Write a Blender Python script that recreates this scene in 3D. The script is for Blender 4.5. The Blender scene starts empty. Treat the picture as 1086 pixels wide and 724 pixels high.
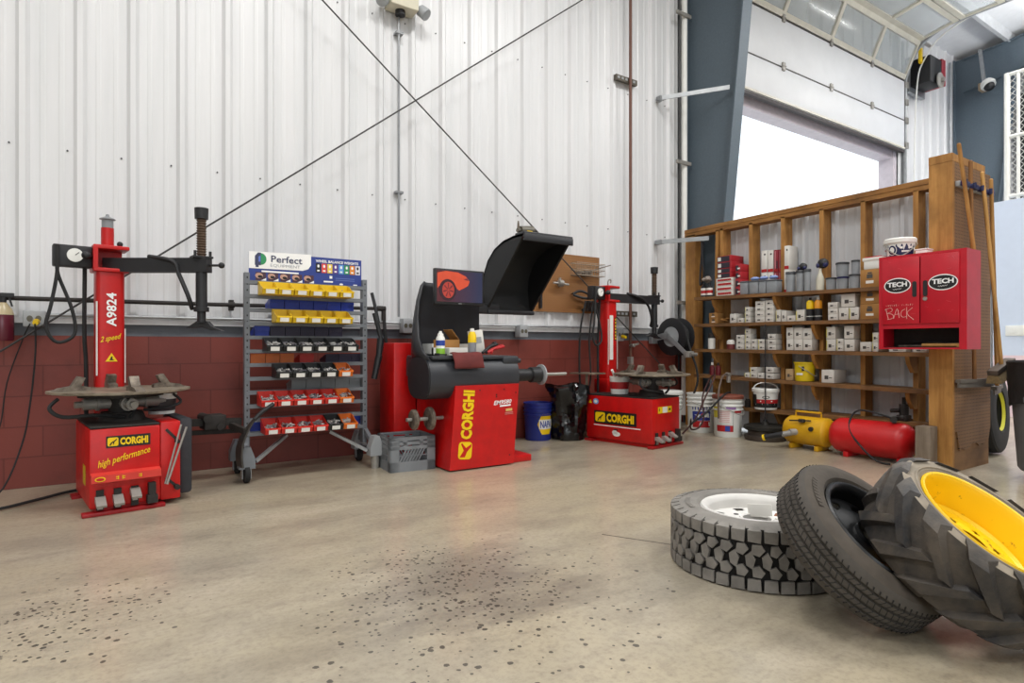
import bpy, bmesh, math, random
from mathutils import Vector, Matrix, Quaternion
R = math.radians
S = bpy.context.scene
COL = S.collection

# ------------------------------------------------------------ camera, sky, lights, exposure
cam_data = bpy.data.cameras.new('camera')
cam_data.sensor_width = 36.0
cam_data.lens = 36.0 * 638.0 / 1086.0
cam_data.shift_y = 6.0 / 1086.0
cam_data.clip_start = 0.05
cam = bpy.data.objects.new('camera', cam_data)
cam.location = (0, 0, 0.93)
cam.rotation_euler = (R(90), 0, R(-33.4))
COL.objects.link(cam)
S.camera = cam
S.view_settings.view_transform = 'Standard'
S.view_settings.look = 'None'
S.view_settings.gamma = 1.0
S.view_settings.use_curve_mapping = False
S.view_settings.exposure = 0.0
try:
    S.cycles.use_denoising = True
    S.cycles.max_bounces = 8
except Exception:
    pass
world = bpy.data.worlds.new('sky')
S.world = world
world.use_nodes = True
wn = world.node_tree
wn.nodes['Background'].inputs[0].default_value = (0.86, 0.94, 1.0, 1)
wn.nodes['Background'].inputs[1].default_value = 1.55

def area(name, loc, rot, sx, sy, watts, col=(1, 1, 1)):
    d = bpy.data.lights.new(name, 'AREA')
    d.shape = 'RECTANGLE'; d.size = sx; d.size_y = sy; d.energy = watts; d.color = col
    o = bpy.data.objects.new(name, d); o.location = loc; o.rotation_euler = rot
    COL.objects.link(o)
    return o
LIGHT_SPOTS = [(-3.2, 1.9), (1.2, 2.3), (5.0, 1.6), (9.0, 1.2), (-3.2, -3.0), (1.2, -3.0), (5.6, -3.0), (10.0, -3.0), (12.4, 2.2)]  # last spot is an unseen lamp added to brighten the second column
for lx, ly in LIGHT_SPOTS:
    area('ceiling_or_added_lamp', (lx, ly, 6.05), (0, 0, 0), 1.5, 0.6, 120, (1.0, 0.985, 0.96))
for lx, ly, lw in ((1.2, 1.6, 50), (5.4, 1.2, 50), (9.6, 2.6, 55), (12.4, 2.2, 120)):
    area('added_uplight', (lx, ly, 5.75), (R(180), 0, 0), 1.5, 0.6, lw, (1.0, 0.985, 0.96))  # unseen uplights added to brighten the ceiling and right side
area('added_front_fill', (-1.5, -8.6, 2.4), (R(90), 0, 0), 6.6, 3.8, 130, (0.93, 0.97, 1.0))  # unseen area light added behind the camera as fill

# ------------------------------------------------------------ materials
def lin(h):
    h = h.lstrip('#'); out = []
    for i in (0, 2, 4):
        c = int(h[i:i+2], 16) / 255.0
        out.append(c / 12.92 if c <= 0.04045 else ((c + 0.055) / 1.055) ** 2.4)
    return tuple(out) + (1.0,)
class NT:
    def __init__(s, name):
        s.m = bpy.data.materials.new(name); s.m.use_nodes = True
        s.t = s.m.node_tree; s.b = s.t.nodes['Principled BSDF']
    def n(s, kind, **kw):
        o = s.t.nodes.new(kind)
        for k, v in kw.items():
            if k.startswith('i_'):
                key = k[2:]; key = int(key) if key.isdigit() else key.replace('_', ' ')
                o.inputs[key].default_value = v
            else: setattr(o, k, v)
        return o
    def l(s, a, b): s.t.links.new(a, b)
    def coord(s): return s.n('ShaderNodeTexCoord').outputs['Object']
    def mix(s, fac, a, b, blend='MIX'):
        o = s.n('ShaderNodeMix', data_type='RGBA', blend_type=blend)
        for sock, v in ((o.inputs['Factor'], fac), (o.inputs['A'], a), (o.inputs['B'], b)):
            if hasattr(v, 'is_output'): s.l(v, sock)
            else: sock.default_value = v
        return o.outputs['Result']
    def ramp(s, x, a, b, ca=(0, 0, 0, 1), cb=(1, 1, 1, 1)):
        o = s.n('ShaderNodeValToRGB'); e = o.color_ramp.elements
        e[0].position = a; e[1].position = b; e[0].color = ca; e[1].color = cb
        s.l(x, o.inputs[0]); return o.outputs[0]
    def noise(s, co, scale, detail=4, rough=0.6):
        o = s.n('ShaderNodeTexNoise', i_Scale=scale, i_Detail=detail, i_Roughness=rough)
        s.l(co, o.inputs['Vector']); return o.outputs['Fac']
    def math(s, op, a, b=0.0):
        o = s.n('ShaderNodeMath', operation=op)
        for i, v in enumerate((a, b)):
            if hasattr(v, 'is_output'): s.l(v, o.inputs[i])
            else: o.inputs[i].default_value = v
        return o.outputs[0]
    def bump(s, h, strength=0.2, dist=0.01):
        o = s.n('ShaderNodeBump', i_Strength=strength, i_Distance=dist)
        s.l(h, o.inputs['Height']); s.l(o.outputs[0], s.b.inputs['Normal'])
_M = {}
def mat(name, hexa, rough=0.5, metal=0.0, var=0.12, scale=9.0, bump=0.0, hex2=None, emit=0.0, trans=0.0, alpha=1.0):
    if name in _M: return _M[name]
    k = NT(name); c = lin(hexa)
    k.b.inputs['Roughness'].default_value = rough; k.b.inputs['Metallic'].default_value = metal
    co = k.coord(); nz = k.noise(co, scale)
    c2 = lin(hex2) if hex2 else tuple(x * (1 - var) for x in c[:3]) + (1,)
    col = k.mix(k.ramp(nz, 0.35, 0.65), c, c2)
    k.l(col, k.b.inputs['Base Color'])
    if bump: k.bump(k.noise(co, scale * 5), bump)
    if emit:
        k.l(col, k.b.inputs['Emission Color']); k.b.inputs['Emission Strength'].default_value = emit
    if trans: k.b.inputs['Transmission Weight'].default_value = trans
    if alpha < 1: k.b.inputs['Alpha'].default_value = alpha
    _M[name] = k.m
    return k.m
def wood(name, a, b, axis='Z', rough=0.7):
    if name in _M: return _M[name]
    k = NT(name); co = k.coord()
    mp = k.n('ShaderNodeMapping'); k.l(co, mp.inputs[0])
    mp.inputs['Scale'].default_value = {'Z': (9, 9, 0.8), 'Y': (9, 0.8, 9), 'X': (0.8, 9, 9)}[axis]
    n1 = k.noise(mp.outputs[0], 2.2, 6, 0.65); n2 = k.noise(co, 3.0)
    c = k.mix(k.ramp(n1, 0.3, 0.7), lin(a), lin(b))
    c = k.mix(k.ramp(n2, 0.45, 0.8), c, tuple(x * 0.6 for x in lin(b)[:3]) + (1,))
    k.l(c, k.b.inputs['Base Color']); k.b.inputs['Roughness'].default_value = rough
    k.bump(n1, 0.15); _M[name] = k.m
    return k.m

RED = mat('machine_red', 'c40d0c', 0.4, var=0.2)
RED2 = mat('dull_machine_red', 'a51218', 0.42, var=0.25, scale=5)
PINKRED = mat('cabinet_red', 'bd0c24', 0.4, var=0.15)
SEAL = mat('tank_red', 'c4161a', 0.4)
BLACK = mat('black_metal', '1c1c1f', 0.5)
BLACKP = mat('black_plastic', '2a2b2f', 0.48, var=0.2)
CHAR = mat('charcoal_plastic', '313338', 0.45, var=0.15, scale=4)
DARK = mat('dark_grime_and_shade', '2a2522', 0.7, var=0.4, scale=20)
GREY = mat('rack_grey', '73777c', 0.45)
LGREY = mat('light_grey', '9fa2a4', 0.5)
STEEL = mat('steel', 'aca8a1', 0.4, 0.35, var=0.3)
DIRTY = mat('grimy_steel', '8a7f72', 0.55, 0.45, var=0.45, scale=14, hex2='4b423a')
ZINC = mat('zinc', 'a9acae', 0.4, 0.5, var=0.2)
RUB = mat('rubber', '232324', 0.8, var=0.3, bump=0.15)
WHITE = mat('white_plastic', 'e9e9e4', 0.5, var=0.06)
CARD = mat('white_carton', 'dcd9d2', 0.65, var=0.08)
KRAFT = mat('kraft_carton', 'a9793f', 0.75, var=0.15)
YEL = mat('machine_yellow', 'f0c905', 0.45, var=0.08)
YBIN = mat('yellow_plastic', 'e8c012', 0.4, var=0.08)
BLUEB = mat('blue_plastic', '1636a8', 0.4)
PURP = mat('dusky_purple_plastic', '2b2340', 0.45)
ORNG = mat('orange_plastic', 'e2701c', 0.4)
RBIN = mat('red_plastic', 'd32a1e', 0.4)
KBIN = mat('black_bin_plastic', '1b1d1e', 0.4)
CLEAR = mat('clear_plastic', '8f9396', 0.35, alpha=0.85)
PAPER = mat('paper_white', 'e6e4de', 0.7, var=0.05)
INK = mat('black_ink', '141414', 0.5, var=0.0)
INKW = mat('white_ink', 'efefef', 0.5, var=0.0)
INKR = mat('red_ink', 'b01c20', 0.5, var=0.05)
INKB = mat('blue_ink', '24429c', 0.5, var=0.05)
INKG = mat('green_ink', '2f8f5a', 0.5, var=0.05)
INKO = mat('orange_ink', 'e08a24', 0.5, var=0.05)
NAVY = mat('navy', '1a2050', 0.45)
BLUEPAINT = mat('blue_grey_steel_paint', '58656f', 0.5, var=0.1, scale=40)
LUM = wood('lumber', 'bd8a48', '8f6029', 'Z')
LUMY = wood('lumber_long', 'a9773a', '7d5223', 'Y')
LUMO = wood('old_lumber', '8f8070', '6a5c4c', 'Z')
HANDLE = wood('handle_wood', 'b98a4a', '8f6430', 'Z')
PLY = wood('plywood', '97714a', '7b5836', 'X')

# ------------------------------------------------------------ mesh helpers
class MB:
    def __init__(s, M=None):
        s.v = []; s.f = []; s.m = []; s.M = M or Matrix()
    def add(s, vs, fs, mi=0):
        b = len(s.v); s.v += [tuple(s.M @ Vector(p)) for p in vs]
        s.f += [[b + i for i in f] for f in fs]; s.m += [mi] * len(fs)
        return s
    def bm(s, bm, mi=0):
        bm.verts.ensure_lookup_table()
        for i, v in enumerate(bm.verts): v.index = i
        s.add([v.co.copy() for v in bm.verts], [[v.index for v in f.verts] for f in bm.faces], mi); bm.free()
        return s
    def box(s, x0, x1, y0, y1, z0, z1, mi=0, b=0.0):
        P = [(x, y, z) for x in (x0, x1) for y in (y0, y1) for z in (z0, z1)]
        if not b:
            return s.add(P, [(0, 1, 3, 2), (4, 6, 7, 5), (0, 4, 5, 1), (2, 3, 7, 6), (0, 2, 6, 4), (1, 5, 7, 3)], mi)
        k = bmesh.new(); bmesh.ops.create_cube(k, size=1)
        for v in k.verts:
            v.co = ((x0 + x1) / 2 + v.co.x * (x1 - x0), (y0 + y1) / 2 + v.co.y * (y1 - y0), (z0 + z1) / 2 + v.co.z * (z1 - z0))
        bmesh.ops.bevel(k, geom=k.edges[:], offset=b, segments=2, profile=0.5, affect='EDGES')
        return s.bm(k, mi)
    def bar(s, p0, p1, w, h, mi=0, up=(0, 0, 1)):
        p0 = Vector(p0); p1 = Vector(p1); d = (p1 - p0).normalized(); up = Vector(up)
        if abs(d.dot(up)) > 0.98: up = Vector((1, 0, 0))
        a = d.cross(up).normalized() * w / 2; c = a.cross(d).normalized() * h / 2
        P = [p + i * a + j * c for p in (p0, p1) for i, j in ((-1, -1), (1, -1), (1, 1), (-1, 1))]
        return s.add(P, [(3, 2, 1, 0), (4, 5, 6, 7), (0, 1, 5, 4), (1, 2, 6, 5), (2, 3, 7, 6), (3, 0, 4, 7)], mi)
    def lathe(s, p0, axis, prof, n=24, mi=0, cap0=True, cap1=True):
        p0 = Vector(p0); ax = Vector(axis).normalized()
        t = Vector((0, 0, 1)) if abs(ax.z) < 0.9 else Vector((1, 0, 0))
        u = ax.cross(t).normalized(); w = ax.cross(u)
        vs = []
        for a, r in prof:
            for i in range(n):
                g = 2 * math.pi * i / n
                vs.append(p0 + ax * a + (u * math.cos(g) + w * math.sin(g)) * r)
        fs = []
        for k in range(len(prof) - 1):
            for i in range(n):
                j = (i + 1) % n
                fs.append((k * n + i, k * n + j, (k + 1) * n + j, (k + 1) * n + i))
        if cap0: fs.append(list(range(n))[::-1])
        if cap1: fs.append([(len(prof) - 1) * n + i for i in range(n)])
        return s.add(vs, fs, mi)
    def cyl(s, p0, p1, r0, r1=None, n=16, mi=0):
        p0 = Vector(p0); p1 = Vector(p1)
        return s.lathe(p0, p1 - p0, [(0, r0), ((p1 - p0).length, r0 if r1 is None else r1)], n, mi)
    def ball(s, c, r, n=12, mi=0, sq=(1, 1, 1)):
        k = bmesh.new(); bmesh.ops.create_uvsphere(k, u_segments=n, v_segments=max(6, n // 2), radius=r)
        for v in k.verts: v.co = Vector((c[0] + v.co.x * sq[0], c[1] + v.co.y * sq[1], c[2] + v.co.z * sq[2]))
        return s.bm(k, mi)
    def tube(s, pts, r, n=8, mi=0, k=5, closed=False):
        P = [Vector(p) for p in pts]
        if k > 1 and len(P) > 2:
            Q = []; m = len(P); rng = range(m if closed else m - 1)
            for i in rng:
                if closed: a, b, c, d = P[i - 1], P[i], P[(i + 1) % m], P[(i + 2) % m]
                else: a, b, c, d = P[max(i - 1, 0)], P[i], P[i + 1], P[min(i + 2, m - 1)]
                for j in range(k):
                    t = j / k
                    Q.append(0.5 * ((2 * b) + (c - a) * t + (2 * a - 5 * b + 4 * c - d) * t * t + (3 * b - a - 3 * c + d) * t ** 3))
            if not closed: Q.append(P[-1])
            P = Q
        vs = []; fs = []; m = len(P); prev = None
        for i, p in enumerate(P):
            d = (P[(i + 1) % m] - P[i - 1]) if closed else (P[min(i + 1, m - 1)] - P[max(i - 1, 0)])
            d.normalize()
            if prev is None: prev = d.orthogonal().normalized()
            u = (prev - d * prev.dot(d)).normalized(); prev = u; w = d.cross(u)
            for j in range(n):
                g = 2 * math.pi * j / n; vs.append(p + (u * math.cos(g) + w * math.sin(g)) * r)
        for i in range(m if closed else m - 1):
            a = i * n; b = ((i + 1) % m) * n
            for j in range(n):
                q = (j + 1) % n; fs.append((a + j, a + q, b + q, b + j))
        if not closed: fs.append(list(range(n))[::-1]); fs.append([(m - 1) * n + j for j in range(n)])
        return s.add(vs, fs, mi)
    def prism(s, poly, o, u, v, d, mi=0):
        o = Vector(o); u = Vector(u); v = Vector(v); d = Vector(d); n = len(poly)
        A = [o + u * a + v * b for a, b in poly]; B = [p + d for p in A]
        return s.add(A + B, [list(range(n))[::-1], list(range(n, 2 * n))] + [(i, (i + 1) % n, n + (i + 1) % n, n + i) for i in range(n)], mi)
    def patch(s, poly, o, u, v, mi=0, lift=0.0012):      # a thin printed sticker on a face
        nrm = Vector(u).cross(Vector(v)).normalized()
        return s.prism(poly, Vector(o), u, v, nrm * lift, mi)
    def rect(s, o, u, v, w, h, mi=0, lift=0.0012):
        return s.patch([(-w / 2, -h / 2), (w / 2, -h / 2), (w / 2, h / 2), (-w / 2, h / 2)], o, u, v, mi, lift)
    def disc(s, o, u, v, a, b, mi=0, lift=0.0012, n=24):
        return s.patch([(a * math.cos(2 * math.pi * i / n), b * math.sin(2 * math.pi * i / n)) for i in range(n)], o, u, v, mi, lift)
    def text(s, txt, o, u, v, w, h, mi=0, off=0.02, lift=0.002, shear=0.0):
        cu = bpy.data.curves.new('t', 'FONT'); cu.body = txt; cu.offset = off; cu.resolution_u = 2; cu.shear = shear
        ob = bpy.data.objects.new('t', cu); me = bpy.data.meshes.new_from_object(ob)
        V = [x.co.copy() for x in me.vertices]; F = [list(p.vertices) for p in me.polygons]
        bpy.data.objects.remove(ob); bpy.data.curves.remove(cu); bpy.data.meshes.remove(me)
        if not V: return s
        x0 = min(p.x for p in V); x1 = max(p.x for p in V); y0 = min(p.y for p in V); y1 = max(p.y for p in V)
        o = Vector(o); u = Vector(u); v = Vector(v); nr = u.cross(v).normalized() * lift
        return s.add([o + nr + u * ((p.x - (x0 + x1) / 2) / (x1 - x0) * w) + v * ((p.y - (y0 + y1) / 2) / (y1 - y0) * h) for p in V], F, mi)
    def build(s, name, mats, parent=None, loc=None, rz=0.0, ang=35, fix=True):
        me = bpy.data.meshes.new(name); me.from_pydata(s.v, [], s.f)
        if not isinstance(mats, (list, tuple)): mats = [mats]
        for m in mats: me.materials.append(m)
        me.polygons.foreach_set('material_index', s.m)
        if fix:
            k = bmesh.new(); k.from_mesh(me); bmesh.ops.recalc_face_normals(k, faces=k.faces[:]); k.to_mesh(me); k.free()
        me.polygons.foreach_set('use_smooth', [True] * len(me.polygons))
        me.set_sharp_from_angle(angle=R(ang)); me.update()
        o = bpy.data.objects.new(name, me); COL.objects.link(o)
        if parent is not None: o.parent = parent
        if loc is not None: o.location = loc
        if rz: o.rotation_euler = (0, 0, rz)
        return o
def tag(o, label, cat, group=None, kind=None):
    o['label'] = label; o['category'] = cat
    if group: o['group'] = group
    if kind: o['kind'] = kind
    return o
def thing(name, label, cat, loc=(0, 0, 0), rz=0.0, group=None):
    o = bpy.data.objects.new(name, None); o.empty_display_size = 0.1
    o.location = loc; o.rotation_euler = (0, 0, rz); COL.objects.link(o)
    return tag(o, label, cat, group)
def struct(o): o['kind'] = 'structure'; return o
def sroot(name, loc=(0, 0, 0)):
    o = bpy.data.objects.new(name, None); o.location = loc; COL.objects.link(o); return struct(o)
def copy_tree(o, parent=None):
    c = o.copy(); COL.objects.link(c)
    if parent is not None: c.parent = parent
    for ch in [x for x in COL.objects if x.parent == o]: copy_tree(ch, c)
    return c
ORD = ['first', 'second', 'third', 'fourth', 'fifth', 'sixth', 'seventh', 'eighth', 'ninth', 'tenth', 'eleventh', 'twelfth', 'thirteenth', 'fourteenth', 'fifteenth', 'sixteenth', 'seventeenth']
X3 = Vector((1, 0, 0)); Y3 = Vector((0, 1, 0)); Z3 = Vector((0, 0, 1))

# ------------------------------------------------------------ setting
WALL = 5.09
# concrete floor
k = NT('concrete_floor'); co = k.coord()
mpf = k.n('ShaderNodeMapping'); mpf.inputs['Rotation'].default_value = (0, 0, R(30)); mpf.inputs['Scale'].default_value = (0.55, 1.25, 1); k.l(co, mpf.inputs[0]); cs = mpf.outputs[0]
n1 = k.noise(co, 0.5, 6, 0.62); n2 = k.noise(cs, 1.7, 9, 0.68); n3 = k.noise(co, 48, 3, 0.7)
c = k.mix(k.ramp(n1, 0.36, 0.64), lin('b5a88e'), lin('9d9585'))
c = k.mix(k.math('MULTIPLY', k.ramp(n2, 0.46, 0.72), 0.75), c, lin('7d7467'))
c = k.mix(k.math('MULTIPLY', k.ramp(k.noise(cs, 0.9, 8, 0.7), 0.52, 0.66), 0.5), c, lin('c8bca8'))
c = k.mix(k.math('MULTIPLY', k.ramp(k.noise(cs, 5.5, 6, 0.75), 0.56, 0.74), 0.45), c, lin('6f655a'))
c = k.mix(k.math('MULTIPLY', k.ramp(n3, 0.46, 0.72), 0.32), c, lin('645a4e'))
c = k.mix(k.math('MULTIPLY', k.ramp(k.noise(co, 13, 5, 0.7), 0.55, 0.72), 0.35), c, lin('6a6155'))
vo = k.n('ShaderNodeTexVoronoi', i_Scale=31.0, i_Randomness=1.0); k.l(co, vo.inputs['Vector'])
dens = k.n('ShaderNodeSeparateColor'); k.l(vo.outputs['Color'], dens.inputs[0])
drop = k.math('LESS_THAN', k.math('ADD', vo.outputs['Distance'], k.math('MULTIPLY', k.math('SUBTRACT', k.noise(co, 60, 2), 0.5), 0.35)), k.math('ADD', 0.10, k.math('MULTIPLY', dens.outputs[1], 0.22)))
def near(cx, cy, rad):
    d = k.n('ShaderNodeVectorMath', operation='DISTANCE'); k.l(co, d.inputs[0]); d.inputs[1].default_value = (cx, cy, 0)
    return k.math('SUBTRACT', 1.0, k.math('DIVIDE', d.outputs['Value'], rad))
reg = k.math('MAXIMUM', k.math('MULTIPLY', near(1.2, 1.92, 0.75), 1.2), k.math('MAXIMUM', near(-0.12, 2.55, 0.5), near(0.75, 1.55, 0.55)))
hit = k.math('MULTIPLY', drop, k.math('LESS_THAN', dens.outputs[0], reg))
v2 = k.n('ShaderNodeTexVoronoi', i_Scale=52.0, i_Randomness=1.0); k.l(co, v2.inputs['Vector'])
d2 = k.n('ShaderNodeSeparateColor'); k.l(v2.outputs['Color'], d2.inputs[0])
drop2 = k.math('LESS_THAN', v2.outputs['Distance'], k.math('ADD', 0.14, k.math('MULTIPLY', d2.outputs[1], 0.25)))
core = k.math('MAXIMUM', k.math('MULTIPLY', near(1.05, 2.15, 0.55), 0.9), k.math('MULTIPLY', near(-0.15, 2.6, 0.35), 0.6))
hit = k.math('MAXIMUM', hit, k.math('MULTIPLY', drop2, k.math('LESS_THAN', d2.outputs[0], core)))
dirt = k.math('MULTIPLY', k.ramp(k.math('ADD', near(1.2, 2.1, 0.8), k.math('MULTIPLY', k.math('SUBTRACT', n2, 0.5), 1.6)), 0.35, 0.75), 0.65)
c = k.mix(dirt, c, lin('6a6057'))
c = k.mix(k.math('MULTIPLY', hit, 0.85), c, lin('322b25'))
k.l(c, k.b.inputs['Base Color'])
rg = k.n('ShaderNodeMapRange', i_3=0.26, i_4=0.6); k.l(n2, rg.inputs[0]); k.l(rg.outputs[0], k.b.inputs['Roughness'])
k.bump(k.math('ADD', n3, n2), 0.12, 0.004)
k.b.inputs['Coat Weight'].default_value = 0.55; k.b.inputs['Coat Roughness'].default_value = 0.16
struct(MB().box(-8, 18, -10, 5.9, -0.15, 0).build('floor', k.m))
jm = mat('joint_dark', '544b42', 0.9)
struct(MB().prism([(-0.004, 0), (0.004, 0), (0.004, 6.5), (-0.004, 6.5)], (2.02, 2.25, 0.0), Vector((0.87, 0.49, 0)), Vector((0.49, -0.87, 0)), (0, 0, 0.0006)).build('floor_joint', jm))

# block base of the back wall: red block courses with a grey painted band
k = NT('painted_block'); co = k.coord()
sx = k.n('ShaderNodeSeparateXYZ'); k.l(co, sx.inputs[0])
cb = k.n('ShaderNodeCombineXYZ'); k.l(sx.outputs[0], cb.inputs[0]); k.l(sx.outputs[2], cb.inputs[1])
br = k.n('ShaderNodeTexBrick', offset=0.5, i_Scale=1.0, i_Mortar_Size=0.005, i_Mortar_Smooth=0.3, i_Brick_Width=0.404, i_Row_Height=0.202)
k.l(cb.outputs[0], br.inputs['Vector'])
br.inputs['Color1'].default_value = lin('76332a'); br.inputs['Color2'].default_value = lin('7c362b'); br.inputs['Mortar'].default_value = lin('64291f')
nz = k.noise(co, 4.0, 6, 0.7)
c = k.mix(k.math('MULTIPLY', k.ramp(nz, 0.5, 0.75), 0.5), br.outputs['Color'], lin('5a2a22'))
band = k.math('GREATER_THAN', sx.outputs[2], 1.008)
c = k.mix(band, c, k.mix(k.ramp(nz, 0.4, 0.7), lin('60656c'), lin('50545b')))
k.l(c, k.b.inputs['Base Color']); k.b.inputs['Roughness'].default_value = 0.55
k.bump(k.math('ADD', k.noise(co, 60, 3), br.outputs['Fac']), 0.25, 0.004)
struct(MB().box(-8, 6.2, WALL, WALL + 0.3, 0, 1.12).build('wall_back_block', k.m))

# ribbed metal cladding
k = NT('white_ribbed_metal'); co = k.coord()
mp = k.n('ShaderNodeMapping'); mp.inputs['Scale'].default_value = (6, 6, 0.35); k.l(co, mp.inputs[0])
nz = k.noise(mp.outputs[0], 1.5, 5)
c = k.mix(k.ramp(nz, 0.35, 0.7), lin('dcdcdd'), lin('d2d3d4'))
k.l(c, k.b.inputs['Base Color']); k.b.inputs['Roughness'].default_value = 0.33
CLAD = k.m
def cladding(mb, a, b, z0, z1, place, mi=0, h=0.032, phase=0.0, back=0.02):
    """ribbed sheet along a..b; place(s, d) gives the plan point at run s standing d proud"""
    pts = [(a, 0.0)]; p = 0.308; i = math.floor((a - phase) / p) - 1
    while phase + i * p < b + p:
        s0 = phase + i * p
        for ds, d in ((-0.038, 0), (-0.016, h), (0.016, h), (0.038, 0), (0.085, 0), (0.094, .0035), (0.112, .0035), (0.121, 0), (0.187, 0), (0.196, .0035), (0.214, .0035), (0.223, 0)):
            if a < s0 + ds < b: pts.append((s0 + ds, d))
        i += 1
    pts.append((b, 0.0))
    F = [place(*q) for q in pts]; B = [place(q[0], -back) for q in pts]; n = len(pts)
    vs = [(x, y, z0) for x, y in F] + [(x, y, z1) for x, y in F] + [(x, y, z0) for x, y in B] + [(x, y, z1) for x, y in B]
    fs = []
    for i in range(n - 1):
        fs += [(i, i + 1, n + i + 1, n + i), (2 * n + i + 1, 2 * n + i, 3 * n + i, 3 * n + i + 1), (i, 2 * n + i, 2 * n + i + 1, i + 1), (n + i, n + i + 1, 3 * n + i + 1, 3 * n + i)]
    mb.add(vs, fs + [(0, n, 3 * n, 2 * n), (n - 1, 3 * n - 1, 4 * n - 1, 2 * n - 1)], mi)
bw = lambda s, d: (s, WALL - d)
mb = MB()
cladding(mb, -8, 6.22, 1.10, 6.75, bw, phase=-0.51)
cladding(mb, 6.22, 11.42, 4.45, 6.75, bw, phase=-0.51)
cladding(mb, 11.42, 17.0, 0.0, 6.75, bw, phase=-0.51)
struct(mb.build('wall_back_cladding', CLAD, ang=12))
struct(MB().prism([(5.052, 1.09), (5.092, 1.09), (5.092, 1.15), (5.085, 1.15), (5.052, 1.125)], (-8, 0, 0), Y3, Z3, (14.2, 0, 0)).build('trim_1', mat('flashing_white', 'd4d4d4', 0.4)))
mb = MB()
rnd = random.Random(3)
for z in (2.267, 3.86, 5.4):
    for i in range(-14, 21):
        x = -0.51 + i * 0.308 - 0.07
        mb.cyl((x, WALL - 0.008, z), (x, WALL, z), 0.006, n=8)
struct(mb.build('wall_back_screws', mat('screw_grey', '5a5a5c', 0.5, 0.5)))
# opening in the wall: outer wall thickness with pale reveals
mb = MB()
mb.box(5.9, 6.25, WALL + 0.02, WALL + 0.24, 0, 6.6); mb.box(11.3, 11.62, WALL + 0.0, WALL + 0.24, 0, 6.6)
mb.box(6.25, 11.3, WALL + 0.02, WALL + 0.24, 4.22, 6.6)
struct(mb.build('wall_back_opening', mat('pale_trim', 'c6bcc2', 0.55)))
# side walls and roof
k = NT('dark_block'); co = k.coord(); sx = k.n('ShaderNodeSeparateXYZ'); k.l(co, sx.inputs[0])
cb = k.n('ShaderNodeCombineXYZ'); k.l(sx.outputs[1], cb.inputs[0]); k.l(sx.outputs[2], cb.inputs[1])
br = k.n('ShaderNodeTexBrick', i_Scale=1.0, i_Mortar_Size=0.012, i_Brick_Width=0.404, i_Row_Height=0.202); k.l(cb.outputs[0], br.inputs['Vector'])
br.inputs['Color1'].default_value = lin('4a4c4f'); br.inputs['Color2'].default_value = lin('3c3e41'); br.inputs['Mortar'].default_value = lin('28292b')
k.l(br.outputs['Color'], k.b.inputs['Base Color'])
struct(MB().box(17, 17.2, -10, 5.4, 0, 8.5).build('wall_right', k.m))
mb = MB(); cladding(mb, -10, 5.1, 0, 8.2, lambda s, d: (-8 + d, s))
struct(mb.build('wall_left', CLAD, ang=12))
struct(MB().box(-8, -4.8, -10.2, -10, 0, 8.2).box(1.8, 17.2, -10.2, -10, 0, 8.2).box(-4.8, 1.8, -10.2, -10, 4.3, 8.2).build('wall_front', CLAD))
rz_ = lambda y: 6.62 + 0.1 * (WALL - y)
mb = MB(); mb.prism([(5.4, rz_(5.4)), (-10, rz_(-10)), (-10, rz_(-10) + 0.1), (5.4, rz_(5.4) + 0.1)], (-8.2, 0, 0), Y3, Z3, (25.4, 0, 0))
struct(mb.build('ceiling', mat('white_roof_liner', 'dfe1e4', 0.6, var=0.05)))
mb = MB()
for y in (4.2, 2.7, 1.2, -0.3, -1.8, -3.3, -4.8, -6.3, -7.8): mb.box(-8, 17, y - 0.03, y + 0.03, rz_(y) - 0.18, rz_(y) + 0.02)
struct(mb.build('ceiling_purlins', mat('purlin_white', 'c9cccf', 0.5)))
# frame columns (tapered) with their rafters
def frame(n, xc):
    root = sroot('column_%d' % n)
    fy = lambda z: 4.46 - 0.104 * (z - 2.45)
    mb = MB(); mb.prism([(5.05, 0), (5.05, 6.5), (fy(6.5), 6.5), (fy(0), 0)], (xc - 0.005, 0, 0), Y3, Z3, (0.01, 0, 0))
    mb.build('column_web', BLUEPAINT, root)
    mb = MB(); mb.prism([(fy(0), 0), (fy(5.86), 5.86), (fy(5.86) - 0.016, 5.86), (fy(0) - 0.016, 0)], (xc - 0.08, 0, 0), Y3, Z3, (0.16, 0, 0))
    mb.build('column_flange', BLUEPAINT, root)
    MB().box(xc - 0.08, xc + 0.08, 5.035, 5.055, 0, 6.5).build('column_flange', BLUEPAINT, root)
    zt = lambda y: 6.44 + 0.1 * (WALL - y); zb = lambda y: 5.80 + 0.17 * (WALL - y) if y > 2.5 else 5.80 + 0.17 * (WALL - 2.5) + 0.1 * (2.5 - y)
    mb = MB(); ys = [4.9, 2.5, -10]
    mb.prism([(y, zb(y)) for y in ys] + [(y, zt(y)) for y in ys[::-1]], (xc - 0.0052, 0, 0), Y3, Z3, (0.0104, 0, 0))
    mb.build('rafter_web', BLUEPAINT, root)
    mb = MB()
    for fn, t in ((zb, -0.012), (zt, 0.012)):
        mb.prism([(y, fn(y)) for y in ys] + [(y, fn(y) + t) for y in ys[::-1]], (xc - 0.08, 0, 0), Y3, Z3, (0.16, 0, 0))
    mb.build('rafter_flange', BLUEPAINT, root)
frame(1, 5.95); frame(2, 13.70)
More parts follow.
